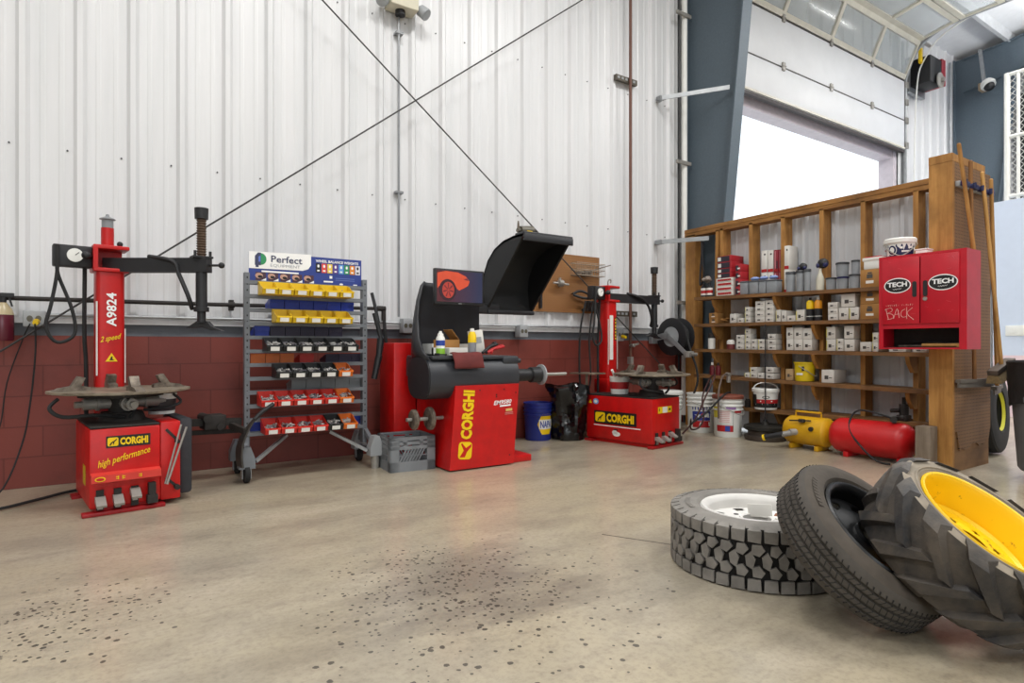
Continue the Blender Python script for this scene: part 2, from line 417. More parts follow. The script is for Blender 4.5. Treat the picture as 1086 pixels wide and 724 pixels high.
# flange braces between the wall and the column
for z, p, q in ((3.90, (5.44, 5.0), (5.86, 4.37)), (2.18, (5.42, 4.98), (5.685, 4.52))):
    mb = MB(); mb.bar((p[0], p[1], z), (q[0], q[1], z), 0.012, 0.05)
    mb.box(p[0] - 0.03, p[0] + 0.03, p[1], 5.07, z - 0.025, z + 0.025)
    tag(mb.build('column_brace', ZINC), 'galvanized flat brace bar from the white wall, ' + ('high up to the blue column' if z > 3 else 'lower one, level with the shelf top plate'), 'brace', 'galvanized braces')
# downspout pipe by the column and clamps
root = thing('white_pipe', 'tall white vertical pipe beside the blue steel column', 'pipe', (5.80, 5.0, 0))
MB().cyl((0.03, 0, 0.1), (0.03, 0, 6.6), 0.036).build('pipe_run', WHITE, root)
MB().cyl((-0.05, 0.02, 0.6), (-0.05, 0.02, 6.6), 0.012, n=8).build('thin_conduit', BLACK, root)
for z in (1.45, 3.15, 4.95):
    MB().box(-0.16, 0.09, -0.06, -0.035, z, z + 0.04).build('clamp', STEEL, root)

# ------------------------------------------------------------ overhead door
root = sroot('door_1')
DW = mat('door_white', 'e3e4e6', 0.45, var=0.05, scale=3); ALU = mat('door_alu_cream', 'd4cfc0', 0.4, var=0.1); DSEAL = mat('door_seal', '3c3536', 0.6)
GL = NT('door_glass'); GL.b.inputs['Base Color'].default_value = (0.78, 0.83, 0.83, 1); GL.b.inputs['Roughness'].default_value = 0.08
GL.b.inputs['Alpha'].default_value = 0.32; GL.b.inputs['Specular IOR Level'].default_value = 0.8; GL = GL.m
DX0, DX1 = 6.58, 11.46
for z0, z1 in ((4.36, 4.865), (4.885, 5.55)):
    MB().box(DX0, DX1, 4.98, 5.03, z0, z1, b=0.006).build('door_panel', DW, root)
MB().box(DX0, DX1, 4.975, 5.035, 4.315, 4.358).build('bottom_seal', [DSEAL], root)
MB().box(DX0, DX1, 4.965, 4.979, 4.37, 4.40).build('bottom_rail', ALU, root)
for z in (4.875, 5.56): MB().box(DX0, DX1, 4.983, 5.028, z - 0.012, z + 0.012).build('joint_strip', DSEAL, root)
xs = [DX0, 7.86, 9.10, 10.33, DX1]
for x in xs[1:4]:
    for z in (4.885, 5.57):
        MB().box(x - 0.03, x + 0.03, 4.955, 4.979, z - 0.06, z + 0.05).cyl((x - 0.04, 4.96, z), (x + 0.04, 4.96, z), 0.012, n=8).build('hinge', STEEL, root)
secs = [(5.0, 5.575), (4.74, 6.16), (4.16, 6.27), (3.55, 6.28), (2.94, 6.28), (2.33, 6.28), (1.72, 6.28)]
for i in range(6):
    (ya, za), (yb, zb_) = secs[i], secs[i + 1]
    a = Vector((0, ya, za)); b = Vector((0, yb, zb_)); d = (b - a).normalized(); nrm = Vector((0, -d.z, d.y))
    a = a + d * 0.012; b = b - d * 0.012; L = (b - a).length
    M = Matrix(((1, 0, 0, 0), (0, d.y, nrm.y, a.y), (0, d.z, nrm.z, a.z), (0, 0, 0, 1)))
    if i in (0, 1, 2):
        mb = MB(M); mb.box(DX0, DX1, 0, 0.075, -0.025, 0.025); mb.box(DX0, DX1, L - 0.075, L, -0.025, 0.025)
        for x in xs: mb.box(max(DX0, x - 0.035), min(DX1, x + 0.035), 0.075, L - 0.075, -0.025, 0.025)
        fr = mb.build('glazed_section', ALU, root)
        mb = MB(M)
        for x0, x1 in zip(xs[:-1], xs[1:]): mb.box(x0 + 0.03, x1 - 0.03, 0.07, L - 0.07, -0.004, 0.004)
        mb.build('glass_panes', GL, fr)
    else:
        MB(M).box(DX0, DX1, 0, L, -0.025, 0.025, b=0.006).build('door_panel', DW, root)
for xx, s in ((DX1 + 0.07, 1), (DX0 - 0.07, -1)):
    pts = [(xx, 5.0, 0.0), (xx, 5.0, 3.0), (xx, 5.0, 5.3), (xx, 4.96, 5.7), (xx, 4.80, 6.05), (xx, 4.5, 6.24), (xx, 4.1, 6.29), (xx, 2.0, 6.29), (xx, 0.8, 6.29)]
    mb = MB(); mb.tube(pts, 0.028, 6, k=4); mb.build('track', ZINC, root)
    MB().box(xx + s * 0.03 - 0.03, xx + s * 0.03 + 0.03, 5.035, 5.085, 0, 6.3).build('track_angle', ZINC, root)
    mb = MB()
    for z in (4.45, 4.88, 5.2, 5.5): mb.box(xx - 0.05, xx + 0.05, 4.96, 4.985, z - 0.05, z + 0.05)
    mb.build('roller_bracket', STEEL, root)
MB().cyl((DX0 - 0.1, 4.97, 6.42), (12.4, 4.97, 6.42), 0.03).build('torsion_shaft', STEEL, root)
MB().tube([(11.62, 4.9, 3.2), (11.62, 4.86, 5.3), (11.62, 4.72, 5.9), (11.62, 4.3, 6.25), (11.62, 3.2, 6.42), (11.62, 1.4, 6.5)], 0.012, 6).build('lift_cable', WHITE, root)
# motor operator
root = thing('door_operator', 'black and red motor operator high beside the overhead door', 'motor', (11.95, 4.86, 5.72))
MB().box(-0.28, 0.16, -0.2, 0.12, -0.22, 0.24, b=0.02).build('housing', BLACK, root)
MB().box(0.17, 0.32, -0.2, 0.12, -0.18, 0.28, b=0.015).build('cover', mat('operator_red', '9c1c2c', 0.4), root)
mb = MB(); mb.lathe((0.0, -0.2, -0.16), (0, -1, 0), [(0, 0.05), (0.03, 0.13), (0.05, 0.13), (0.06, 0.04), (0.10, 0.04)], 20); mb.build('chain_wheel', STEEL, root)
MB().box(-0.3, 0.3, 0.12, 0.19, -0.3, 0.3).build('bracket', ZINC, root)
MB().box(-0.40, -0.33, -0.1, -0.06, 0.1, 0.36).build('warning_tag', YEL, root)
# conduit on the far wall and dome camera
tag(MB().cyl((13.42, 5.03, 0.2), (13.42, 5.03, 6.4), 0.02).box(13.36, 13.48, 5.0, 5.08, 4.55, 4.59).build('wall_conduit', ZINC), 'thin vertical conduit on the far white wall beside the second blue column', 'conduit')
root = thing('dome_camera', 'white dome security camera on a strut under the blue rafter', 'camera', (13.40, 4.44, 5.72))
MB().bar((0.02, 0.04, 0.08), (0.06, 0.12, 0.75), 0.05, 0.05).build('strut', ZINC, root)
MB().lathe((0, 0, 0.08), (-0.3, -0.5, -0.8), [(0, 0.10), (0.06, 0.12), (0.1, 0.11)], 20).build('housing', WHITE, root)
MB().ball((-0.03, -0.05, -0.01), 0.085, 14).build('lens_dome', BLACK, root)
MB().box(0.02, 0.2, 0, 0.14, -0.02, 0.12, b=0.01).build('junction_box', mat('tan_box', 'b09a7c'), root)
# office box with a chain-link cage on its roof
OFF = mat('office_wall_pale_blue', 'cfd9ea', 0.6, var=0.03); OFP = mat('office_wall_pink', 'e6cdd2', 0.6, var=0.03)
mb = MB(); mb.box(10, 13.3, -3.5, 3.24, 0.82, 2.9); mb.box(10, 13.3, -3.5, 3.24, 0, 0.82, 1)
struct(mb.build('wall_office', [OFF, OFP]))
tag(MB().box(9.985, 10.0, 2.86, 3.10, 1.08, 1.22, b=0.004).box(9.98, 9.986, 2.9, 2.94, 1.12, 1.18).box(9.98, 9.986, 3.01, 3.05, 1.12, 1.18).build('switch_plate', WHITE), 'white double switch plate on the pale blue office wall', 'switch')
root = thing('chain_link_cage', 'white framed chain-link cage on top of the pale blue office', 'fence', (10.05, 3.1, 2.9))
for y in (0.0, -2.2):
    mb = MB(); mb.cyl((0, y, 0), (0, y, 1.72), 0.035, n=10); mb.cyl((0, y - 0.12, 0), (0, y - 0.12, 1.72), 0.022, n=8)
    mb.build('post', WHITE, root)
for z in (0.06, 0.86, 1.7): MB().cyl((0, 0, z), (0, -2.2, z), 0.027, n=8).build('rail', WHITE, root)
mb = MB(); st = 0.085
kk = -2.4
while kk < 2.2 + 2.4:
    for s in (1, -1):
        a0 = kk; p = []
        # line y = -(a0 + s*t), z = t or 2.4 - t
        t0 = max(0.0, -a0); t1 = min(1.68, 2.2 - a0)
        if t1 > t0:
            z0, z1 = (t0, t1) if s > 0 else (1.68 - t0, 1.68 - t1)
            mb.bar((0.004 * s, -(a0 + t0), z0), (0.004 * s, -(a0 + t1), z1), 0.007, 0.007)
    kk += st
mb.build('chain_link_mesh', mat('wire_white', 'd8d8d4', 0.5, 0.3), root)

# ------------------------------------------------------------ services on the back wall
tag(MB().tube([(-0.75, 5.0, 1.245), (0.6, 5.0, 1.25), (1.93, 5.0, 1.265)], 0.015, 8, k=1).cyl((1.90, 5.0, 1.265), (1.97, 5.0, 1.265), 0.024, n=10).cyl((0.72, 5.0, 1.252), (0.76, 5.0, 1.252), 0.023, n=10).box(0.725, 0.755, 5.0, 5.07, 1.21, 1.29).cyl((1.955, 5.0, 1.28), (1.955, 5.0, 1.16), 0.02, n=10).build('air_pipe', DARK), 'long black air pipe running along the white wall behind the bin rack', 'pipe')
tag(MB().tube([(1.955, 4.99, 1.16), (1.97, 4.97, 0.95), (2.02, 4.96, 0.65), (2.0, 4.96, 0.35), (1.93, 4.9, 0.15)], 0.016, 8).build('air_hose', RUB), 'black air hose hanging from the pipe elbow beside the tall red housing', 'hose')
tag(MB().cyl((-0.42, 5.035, 1.145), (5.45, 5.035, 1.145), 0.012, n=8).build('electrical_conduit', ZINC), 'thin grey horizontal conduit along the foot of the white cladding', 'conduit')
tag(MB().cyl((2.11, 5.035, 1.2), (2.11, 5.035, 3.95), 0.011, n=8).box(2.08, 2.15, 5.02, 5.08, 3.72, 3.74).box(2.08, 2.15, 5.02, 5.08, 2.3, 2.32).build('lamp_conduit', mat('conduit_grey', '8d8f91', 0.4, 0.5)), 'thin vertical conduit dropping from the emergency light to its box', 'conduit')
def outlet(x, z, lab, w=0.11, h=0.1, plug=False):
    r = thing('outlet_box', lab, 'outlet box', (x, 5.0, z), 0, 'outlet boxes')
    MB().box(-w / 2, w / 2, -0.035, 0.06, -h / 2, h / 2, b=0.006).build('box', LGREY, r)
    mb = MB()
    for dx in (-0.022, 0.022): mb.disc((dx, -0.035, 0), X3, Z3, 0.016, 0.02, 0, 0.003)
    mb.build('socket', mat('socket_dark', '5b5648', 0.5), r)
    if plug: MB().cyl((0.012, -0.04, -0.02), (0.012, -0.10, -0.03), 0.02, 0.016, n=10).build('plug', YEL, r)
    return r
outlet(-0.44, 1.115, 'grey outlet box with a yellow plug beside the spray bottle', 0.115, 0.105, True)
outlet(2.17, 1.12, 'grey outlet box at the foot of the vertical conduit', 0.09, 0.13)
outlet(3.42, 1.09, 'grey outlet box below the raised black hood', 0.1, 0.12)
outlet(4.74, 1.07, 'pale outlet box with a yellow plug behind the far red column', 0.09, 0.14, True)
mb = MB(); mb.tube([(-0.43, 4.9, 1.08), (-0.43, 4.93, 0.9), (-0.455, 4.95, 0.6), (-0.5, 4.93, 0.3), (-0.60, 4.75, 0.03), (-0.8, 4.6, 0.012), (-1.1, 4.55, 0.012)], 0.0055, 6)
tag(mb.build('power_cord', RUB), 'black power cord hanging from the yellow plug down to the floor', 'cord')
mb = MB(); mb.tube([(-0.46, 4.95, 1.08), (-0.5, 4.99, 0.98), (-0.58, 5.0, 0.7), (-0.62, 5.0, 0.4), (-0.72, 4.9, 0.15), (-0.9, 4.9, 0.012)], 0.004, 6)
tag(mb.build('power_cord', RUB), 'thinner dark cord hanging left of the yellow plug', 'cord')
mb = MB(); mb.tube([(-1.0, 4.35, 0.014), (-0.6, 4.42, 0.014), (-0.4, 4.58, 0.014), (-0.22, 4.75, 0.014), (0.0, 4.8, 0.014)], 0.010, 6)
tag(mb.build('floor_hose', RUB), 'black hose lying on the floor behind the near tire changer', 'hose')
# bracing rods crossing on the wall
ROD = mat('rod_dark', '3f3d3c', 0.5, 0.3)
tag(MB().cyl((-0.6, 4.905, 5.27), (5.4, 4.905, 0.66), 0.0065, n=8).build('brace_rod', ROD), 'thin dark cross-bracing rod falling from upper left to lower right', 'rod', 'wall cross bracing')
tag(MB().cyl((-1.3, 4.94, 0.36), (5.6, 4.94, 5.76), 0.0065, n=8).build('brace_rod', ROD), 'thin dark cross-bracing rod rising from lower left to upper right', 'rod', 'wall cross bracing')
# emergency light
root = thing('emergency_light', 'cream twin-head emergency light high on the white wall', 'light', (2.12, 5.03, 3.93))
CREAM = mat('cream_housing', 'd9d3bd', 0.5)
MB().box(-0.13, 0.13, -0.12, 0.04, -0.02, 0.24, b=0.01).build('housing', CREAM, root)
for s in (-1, 1):
    mb = MB(); mb.lathe((s * 0.16, -0.05, 0.04), (s * 0.5, -0.5, -0.6), [(0, 0.03), (0.02, 0.05), (0.09, 0.055), (0.1, 0.05)], 16); mb.build('lamp_head', LGREY, root)
MB().cyl((-0.01, -0.03, -0.06), (-0.01, -0.03, -0.02), 0.045, n=12).build('cable_gland', BLACK, root)
# brown pipe with strut brackets
root = thing('brown_pipe', 'rust brown vertical pipe on strut brackets left of the blue column', 'pipe', (4.91, 4.99, 0))
MB().cyl((0, 0, 0.78), (0, 0, 6.6), 0.017, n=10).build('pipe_run', mat('rust_brown', '6b4638', 0.6), root)
for z in (3.98, 1.31):
    mb = MB(); mb.box(-0.2, 0.13, 0.02, 0.06, z - 0.03, z + 0.03)
    for i in range(5): mb.box(-0.18 + i * 0.06, -0.15 + i * 0.06, 0.014, 0.022, z - 0.012, z + 0.012, 1)
    mb.build('strut_bracket', [mat('strut_bronze', '5d574c', 0.5, 0.4), LGREY], root)
MB().cyl((0, 0, 0.95), (0, -0.06, 0.95), 0.02, n=8).bar((-0.03, -0.06, 0.95), (0.07, -0.06, 0.97), 0.012, 0.02).build('shutoff_valve', STEEL, root)
MB().box(-0.02, 0.02, -0.03, 0.03, 0.74, 0.82).build('end_fitting', STEEL, root)
# spray bottle hanging on the pipe at the far left
root = thing('spray_bottle', 'spray bottle of dark red liquid hanging on the black pipe', 'spray bottle', (-0.595, 4.965, 0.97))
MB().lathe((0, 0, 0), (0, 0, 1), [(0, 0.05), (0.01, 0.056), (0.16, 0.056), (0.2, 0.045), (0.245, 0.016)], 18).build('bottle', mat('maroon_liquid', '5e1f2e', 0.25), root)
MB().lathe((0, 0, 0.165), (0, 0, 1), [(0, 0.0565), (0.036, 0.047), (0.078, 0.018)], 18).build('shoulder', mat('bottle_tan', 'b9aa86', 0.3), root)
MB().cyl((0, 0, 0.245), (0, 0, 0.275), 0.018, n=12).box(-0.035, 0.055, -0.013, 0.013, 0.275, 0.305, b=0.004).bar((0.03, 0, 0.275), (0.045, 0, 0.22), 0.012, 0.01).build('trigger_head', BLACK, root)
MB().box(-0.055, -0.02, -0.058, -0.05, 0.05, 0.13).build('paper_label', PAPER, root)
# pegboard on the wall with what hangs there
def pegmat(name, a, b, pitch, ax):
    k = NT(name); co = k.coord(); sx = k.n('ShaderNodeSeparateXYZ'); k.l(co, sx.inputs[0])
    ds = []
    for o in (sx.outputs[ax], sx.outputs[2]):
        f = k.math('FRACT', k.math('DIVIDE', k.math('ADD', o, 10.0), pitch)); ds.append(k.math('POWER', k.math('SUBTRACT', f, 0.5), 2.0))
    hole = k.math('LESS_THAN', k.math('ADD', ds[0], ds[1]), 0.033)
    nz = k.noise(co, 3.0, 6)
    c = k.mix(k.ramp(nz, 0.3, 0.7), lin(a), lin(b)); c = k.mix(hole, c, lin('2e1f12'))
    k.l(c, k.b.inputs['Base Color']); k.b.inputs['Roughness'].default_value = 0.6
    return k.m
root = thing('wall_pegboard', 'brown pegboard on the white wall behind the raised hood', 'pegboard', (3.5, 5.035, 1.30))
MB().box(0, 0.98, 0, 0.02, 0, 0.62).build('board', pegmat('pegboard_brown', '96683a', '85592f', 0.0254, 0), root)
WIRE = mat('basket_wire', '9a8f7e', 0.4, 0.5)
root = thing('wire_basket', 'small wire basket of bits hanging on the wall pegboard', 'basket', (4.07, 4.93, 1.70))
mb = MB()
for z in (0.0, 0.06, 0.13): mb.tube([(0, 0, z), (0.40, 0, z), (0.40, 0.1, z), (0, 0.1, z)], 0.003, 5, k=1, closed=True)
for i in range(14): x = i * 0.4 / 13; mb.tube([(x, 0, 0.13), (x, 0, 0), (x, 0.1, 0), (x, 0.1, 0.13)], 0.002, 4, k=1)
mb.build('wire_frame', WIRE, root)
tag(MB().box(4.2, 4.3, 4.95, 5.01, 1.705, 1.755, b=0.008).cyl((4.1, 4.97, 1.72), (4.2, 4.97, 1.73), 0.015, n=8).bar((4.28, 4.96, 1.75), (4.55, 4.93, 1.83), 0.015, 0.01).build('loose_hardware', DIRTY), 'tangle of small grimy hardware lying in the wire basket', 'hardware', None, 'stuff')
tag(MB().cyl((3.80, 4.98, 1.60), (4.0, 4.98, 1.59), 0.012, n=8).lathe((3.86, 4.98, 1.6), (1, 0, 0), [(0, 0.01), (0.01, 0.035), (0.06, 0.035), (0.07, 0.015)], 12).bar((3.9, 5.0, 1.56), (3.9, 5.0, 1.66), 0.02, 0.02).cyl((3.9, 5.036, 1.63), (3.9, 4.98, 1.62), 0.006, n=6).build('hand_tool', STEEL), 'steel fitting hanging in the middle of the wall pegboard', 'tool')
tag(MB().bar((3.66, 5.02, 1.33), (3.66, 5.02, 1.52), 0.045, 0.02).cyl((3.66, 5.025, 1.52), (3.66, 5.025, 1.55), 0.012, n=8).build('file_handle', BLACK), 'black upright tool holder at the lower edge of the pegboard', 'tool')
tag(MB().tube([(4.08, 5.0, 1.50), (4.16, 4.97, 1.53), (4.29, 4.96, 1.49)], 0.014, 8).tube([(4.08, 5.0, 1.49), (4.16, 4.96, 1.46), (4.29, 4.96, 1.455)], 0.014, 8).cyl((4.08, 5.035, 1.50), (4.08, 4.99, 1.50), 0.006, n=6).build('pliers', BLACK), 'black handled pliers hanging on the pegboard beside the far gauge box', 'pliers')
tag(MB().box(4.22, 4.48, 4.92, 5.034, 1.325, 1.345).box(4.22, 4.48, 4.92, 4.925, 1.345, 1.41).box(4.25, 4.44, 4.94, 5.0, 1.346, 1.43, b=0.01).build('tool_tray', DARK), 'small dark tray with tools at the lower right of the wall pegboard', 'tray')

# ------------------------------------------------------------ tire changers
DECK = mat('turntable_worn', '9c917f', 0.5, 0.35, var=0.35, scale=10, hex2='655a4c')
def rounded(w, h, r, n=4):
    P = []
    for cx, cy, a in ((w / 2 - r, h / 2 - r, 0), (-w / 2 + r, h / 2 - r, 90), (-w / 2 + r, -h / 2 + r, 180), (w / 2 - r, -h / 2 + r, 270)):
        for i in range(n + 1):
            g = R(a + 90 * i / n); P.append((cx + r * math.cos(g), cy + r * math.sin(g)))
    return P
def corghi(mb, o, u, v, w, h, plate=True, my=0, mk=1):
    """brand plate: black ground, yellow lettering with a running-animal badge; mats my yellow, mk black"""
    o = Vector(o); u = Vector(u); v = Vector(v)
    if plate: mb.rect(o, u, v, w, h, mk, 0.0012)
    bw_ = 0.24 * w
    mb.patch(rounded(bw_, h * 0.74, h * 0.14), o - u * (w * 0.35) + (u.cross(v)).normalized() * 0.0012, u, v, my, 0.0012)
    c0 = o - u * (w * 0.35) + (u.cross(v)).normalized() * 0.0026
    k_ = h * 0.5
    mb.patch([(-0.55 * k_, -0.6 * k_), (-0.3 * k_, -0.1 * k_), (0.1 * k_, 0.15 * k_), (0.55 * k_, 0.5 * k_), (0.6 * k_, 0.35 * k_), (0.2 * k_, -0.05 * k_), (0.1 * k_, -0.55 * k_), (-0.05 * k_, -0.1 * k_), (-0.35 * k_, -0.6 * k_)], c0, u, v, mk, 0.001)
    mb.text('CORGHI', o + u * (w * 0.125), u, v, w * 0.64, h * 0.66, my, 0.05, 0.003)
def tire_changer(name, label, loc, rz, W, D, H, col, arm_ang, arm_len, tab, decals, zc=1.41, pad=True):
    t = thing(name, label, 'tire changer', loc, rz)
    mb = MB(); mb.box(0, W, 0, D, 0.035, H - 0.012, b=0.012)
    mb.box(0.03, W - 0.03, 0.02, D, 0.0, 0.04)
    mb.build('cabinet', RED, t)
    MB().box(0.004, W - 0.004, 0.0, D, H - 0.012, H, b=0.004).build('top_plate', DARK, t)
    MB().box(-0.035, W + 0.02, -0.03, 0.03, 0.0, 0.022, b=0.004).build('floor_rail', RED2, t)
    MB().box(-0.03, 0.03, D - 0.1, D, 0.0, 0.02).build('floor_foot', RED2, t)
    # pedals along the front foot
    for i in range(4):
        x = W * (0.14 + 0.24 * i)
        mb = MB(); mb.box(x - 0.018, x + 0.018, -0.012, 0.01, 0.03, 0.14, 1)
        if i < 3:
            z = 0.075 if i != 2 else 0.10
            mb.prism([(0, 0.0), (-0.075, -0.02), (-0.08, -0.008), (-0.02, 0.03), (0, 0.03)], (x - 0.024, 0, z), Y3, Z3, (0.048, 0, 0), 0)
            mb.box(x - 0.012, x + 0.012, -0.02, 0.0, z - 0.04, z, 0)
        else:
            mb.box(x - 0.026, x + 0.026, -0.05, 0.0, 0.035, 0.08, 1); mb.box(x - 0.018, x + 0.018, -0.04, 0.0, 0.08, 0.15, 1)
        mb.build('pedal', [STEEL, DARK], t)
    # column, head, arm, mounting shaft
    cx, cy = col; w = 0.078
    mb = MB(); mb.prism(rounded(2 * w, 2 * w * 0.92, 0.03), (cx, cy, 0.02), X3, Y3, (0, 0, zc - 0.02)); cl = mb.build('column', RED, t)
    MB().box(cx - w - 0.002, cx - w + 0.007, cy - w * 0.92 - 0.002, cy - w * 0.92 + 0.004, 0.75, 1.22).box(cx + w - 0.004, cx + w + 0.002, cy - w * 0.92 - 0.002, cy - w * 0.92 + 0.004, 0.7, 1.05).build('measure_strip', mat('strip_white', 'd9d2cc', 0.5), cl)
    mb = MB()
    mb.box(cx - 0.095, cx + 0.1, cy - 0.09, cy + 0.09, zc, zc + 0.025, b=0.006); mb.box(cx - 0.095, cx + 0.1, cy - 0.09, cy + 0.09, zc + 0.145, zc + 0.17, b=0.006)
    mb.box(cx - 0.095, cx - 0.07, cy - 0.09, cy + 0.09, zc + 0.02, zc + 0.15); mb.box(cx - 0.07, cx + 0.08, cy + 0.065, cy + 0.09, zc + 0.02, zc + 0.15)
    mb.build('head_bracket', RED, t)
    dx, dy = math.cos(arm_ang), math.sin(arm_ang); ax, ay = cx + dx * arm_len, cy + dy * arm_len; za = zc + 0.05
    arm = MB().bar((cx - dx * 0.02, cy - dy * 0.02, za), (ax + dx * 0.05, ay + dy * 0.05, za), 0.075, 0.09).build('swing_arm', BLACK, t)
    MB().cyl((ax + dx * 0.05, ay + dy * 0.05, za), (ax + dx * 0.12, ay + dy * 0.12, za), 0.008, n=8).ball((ax + dx * 0.13, ay + dy * 0.13, za), 0.02, 10).build('lock_knob', BLACK, arm)
    sh = MB().cyl((ax, ay, zc - 0.32), (ax, ay, zc + 0.1), 0.026, n=14).cyl((ax, ay, zc - 0.22), (ax, ay, za - 0.045), 0.034, n=14).lathe((ax, ay, zc - 0.25), (0, 0, 1), [(0, 0.045), (0.03, 0.045)], 14).build('mounting_shaft', BLACK, t)
    mb = MB(); pr = [(0, 0.024)]
    for i in range(16): z = 0.01 + i * 0.0165; pr += [(z, 0.024), (z + 0.006, 0.030), (z + 0.010, 0.030), (z + 0.0145, 0.024)]
    mb.lathe((ax, ay, zc + 0.09), (0, 0, 1), pr, 14); mb.build('threaded_rod', mat('rod_brown', '5c4a3c', 0.55, 0.3), sh)
    MB().cyl((ax, ay, zc + 0.35), (ax, ay, zc + 0.42), 0.04, 0.042, n=14).build('rod_cap', BLACK, sh)
    MB().box(ax - 0.06, ax + 0.06, ay - 0.045, ay + 0.045, zc + 0.095, zc + 0.107).cyl((ax - 0.045, ay - 0.03, zc + 0.1), (ax - 0.045, ay - 0.03, zc + 0.14), 0.009, n=8).cyl((ax + 0.045, ay - 0.03, zc + 0.1), (ax + 0.045, ay - 0.03, zc + 0.14), 0.009, n=8).build('clamp_plate', BLACK, sh)
    px, py = -dx, -dy
    mb = MB(); mb.prism([(-0.10, -0.015), (-0.03, 0.03), (0.03, 0.03), (0.06, -0.005), (0.13, -0.035), (0.06, -0.03), (0.0, -0.01)], (ax, ay, zc - 0.34), Vector((dx, dy, 0)), Z3, Vector((-dy, dx, 0)) * 0.05); mb.build('mount_head', BLACK, sh)
    hz = MB().tube([(cx + dx * 0.25, cy + dy * 0.25 - 0.03, za + 0.055), (cx + dx * 0.4, cy + dy * 0.4 - 0.06, za + 0.02), (ax - dx * 0.16, ay - dy * 0.16 - 0.05, za - 0.06), (ax - dx * 0.10, ay - dy * 0.10 - 0.05, za - 0.2), (ax - dx * 0.06, ay - dy * 0.06, zc - 0.235)], 0.014, 8).build('release_lever', BLACK, arm)
    # gauge box at the other side of the head, air hoses
    gb = MB().box(cx - 0.295, cx - 0.095, cy - 0.05, cy + 0.03, zc + 0.02, zc + 0.155, b=0.008).build('gauge_box', BLACK, t)
    mb = MB(); mb.lathe((cx - 0.185, cy - 0.05, zc + 0.092), (0, -1, 0), [(0, 0.042), (0.012, 0.042), (0.012, 0.037)], 20); mb.bar((cx - 0.185, cy - 0.0635, zc + 0.092), (cx - 0.165, cy - 0.0635, zc + 0.11), 0.004, 0.002, 1, up=(0, 1, 0)); mb.build('pressure_gauge', [WHITE, INK], gb)
    MB().cyl((cx - 0.1, cy - 0.06, zc + 0.09), (cx - 0.13, cy - 0.11, zc + 0.09), 0.012, n=8).ball((cx - 0.135, cy - 0.115, zc + 0.09), 0.026, 10).build('lock_knob', BLACK, gb)
    mb = MB(); x0 = cx - 0.275
    mb.tube([(x0, cy - 0.06, zc + 0.15), (x0, cy - 0.06, zc - 0.02), (x0 - 0.03, cy - 0.07, zc - 0.22), (x0 - 0.055, cy - 0.07, zc - 0.36), (x0 + 0.0, cy - 0.07, zc - 0.45), (x0 + 0.085, cy - 0.07, zc - 0.40), (x0 + 0.075, cy - 0.06, zc - 0.25), (x0 + 0.01, cy - 0.05, zc - 0.05), (x0 + 0.0, cy - 0.05, zc + 0.02)], 0.010, 8)
    mb.build('air_hose', RUB, t)
    MB().tube([(cx - 0.13, cy, zc + 0.02), (cx - 0.13, cy + 0.02, zc - 0.4), (cx - 0.12, cy + 0.03, 0.8), (cx - 0.12, cy + 0.03, 0.3)], 0.012, 8).build('air_hose', RUB, t)
    # turntable: gearbox, plate, jaws
    tx, ty = tab; zt = 0.668
    gbx = MB().cyl((tx, ty, H - 0.005), (tx, ty, H + 0.05), 0.13, 0.11, n=20).cyl((tx, ty, H + 0.05), (tx, ty, zt - 0.02), 0.07, n=18).build('gearbox', DARK, t)
    for s, an in ((1, 0), (-1, 0), (1, 1), (-1, 1)):
        u = Vector((1, 0.12, 0)) if an == 0 else Vector((-0.12, 1, 0)); o = Vector((tx, ty, zt - 0.075)); u.normalize()
        mb = MB(); mb.cyl(o + u * s * 0.05, o + u * s * 0.20, 0.033, n=12); mb.cyl(o + u * s * 0.19, o + u * s * 0.24, 0.02, n=10); mb.cyl(o + u * s * 0.12, o + u * s * 0.135, 0.042, n=12)
        mb.build('jaw_cylinder', STEEL, gbx)
    mb = MB(); r_ = 0.372; P = []
    for i in range(48):
        g = 2 * math.pi * i / 48 + 0.12; q = r_ * (0.94 + 0.06 * abs(math.cos(2 * (g - 0.12)))); P.append((q * math.cos(g), q * math.sin(g)))
    mb.prism(P, (tx, ty, zt - 0.004), X3, Y3, (0, 0, 0.012))
    mb.prism([(a * 0.94, b * 0.94) for a, b in P], (tx, ty, zt - 0.010), X3, Y3, (0, 0, 0.006))
    tb = mb.build('turntable', DECK, t)
    mb = MB(); mb.prism([(a * 0.6, b * 0.6) for a, b in P], (tx, ty, zt - 0.035), X3, Y3, (0, 0, 0.019)); mb.build('rotary_hub', DARK, tb)
    for i in range(4):
        g = 0.12 + i * math.pi / 2; u = Vector((math.cos(g), math.sin(g), 0)); vv = Vector((-u.y, u.x, 0)); o = Vector((tx, ty, zt + 0.008)) + u * 0.19
        mb = MB(); mb.prism([(-0.02, 0), (0.16, 0), (0.13, 0.018), (0.07, 0.028), (0.035, 0.085), (0.0, 0.075), (0.022, 0.03), (-0.02, 0.02)], o - vv * 0.025, u, Z3, vv * 0.05)
        mb.build('clamp_jaw', DIRTY, tb)
    MB().tube([(tx - 0.32, ty - 0.1, zt - 0.03), (tx - 0.36, ty - 0.12, zt - 0.08), (tx - 0.30, ty - 0.14, zt - 0.13), (tx - 0.15, ty - 0.16, H + 0.05), (tx, ty - 0.12, H + 0.025)], 0.011, 6).tube([(tx + 0.26, ty - 0.08, zt - 0.03), (tx + 0.30, ty - 0.1, zt - 0.08), (tx + 0.22, ty - 0.12, zt - 0.11), (tx + 0.1, ty - 0.08, zt - 0.12)], 0.009, 6).tube([(tx + 0.02, ty - 0.14, H + 0.02), (tx + 0.04, ty - 0.17, H + 0.08), (tx + 0.01, ty - 0.13, zt - 0.04)], 0.01, 6).build('air_line', RUB, gbx)
    decals(t, cl)
    return t
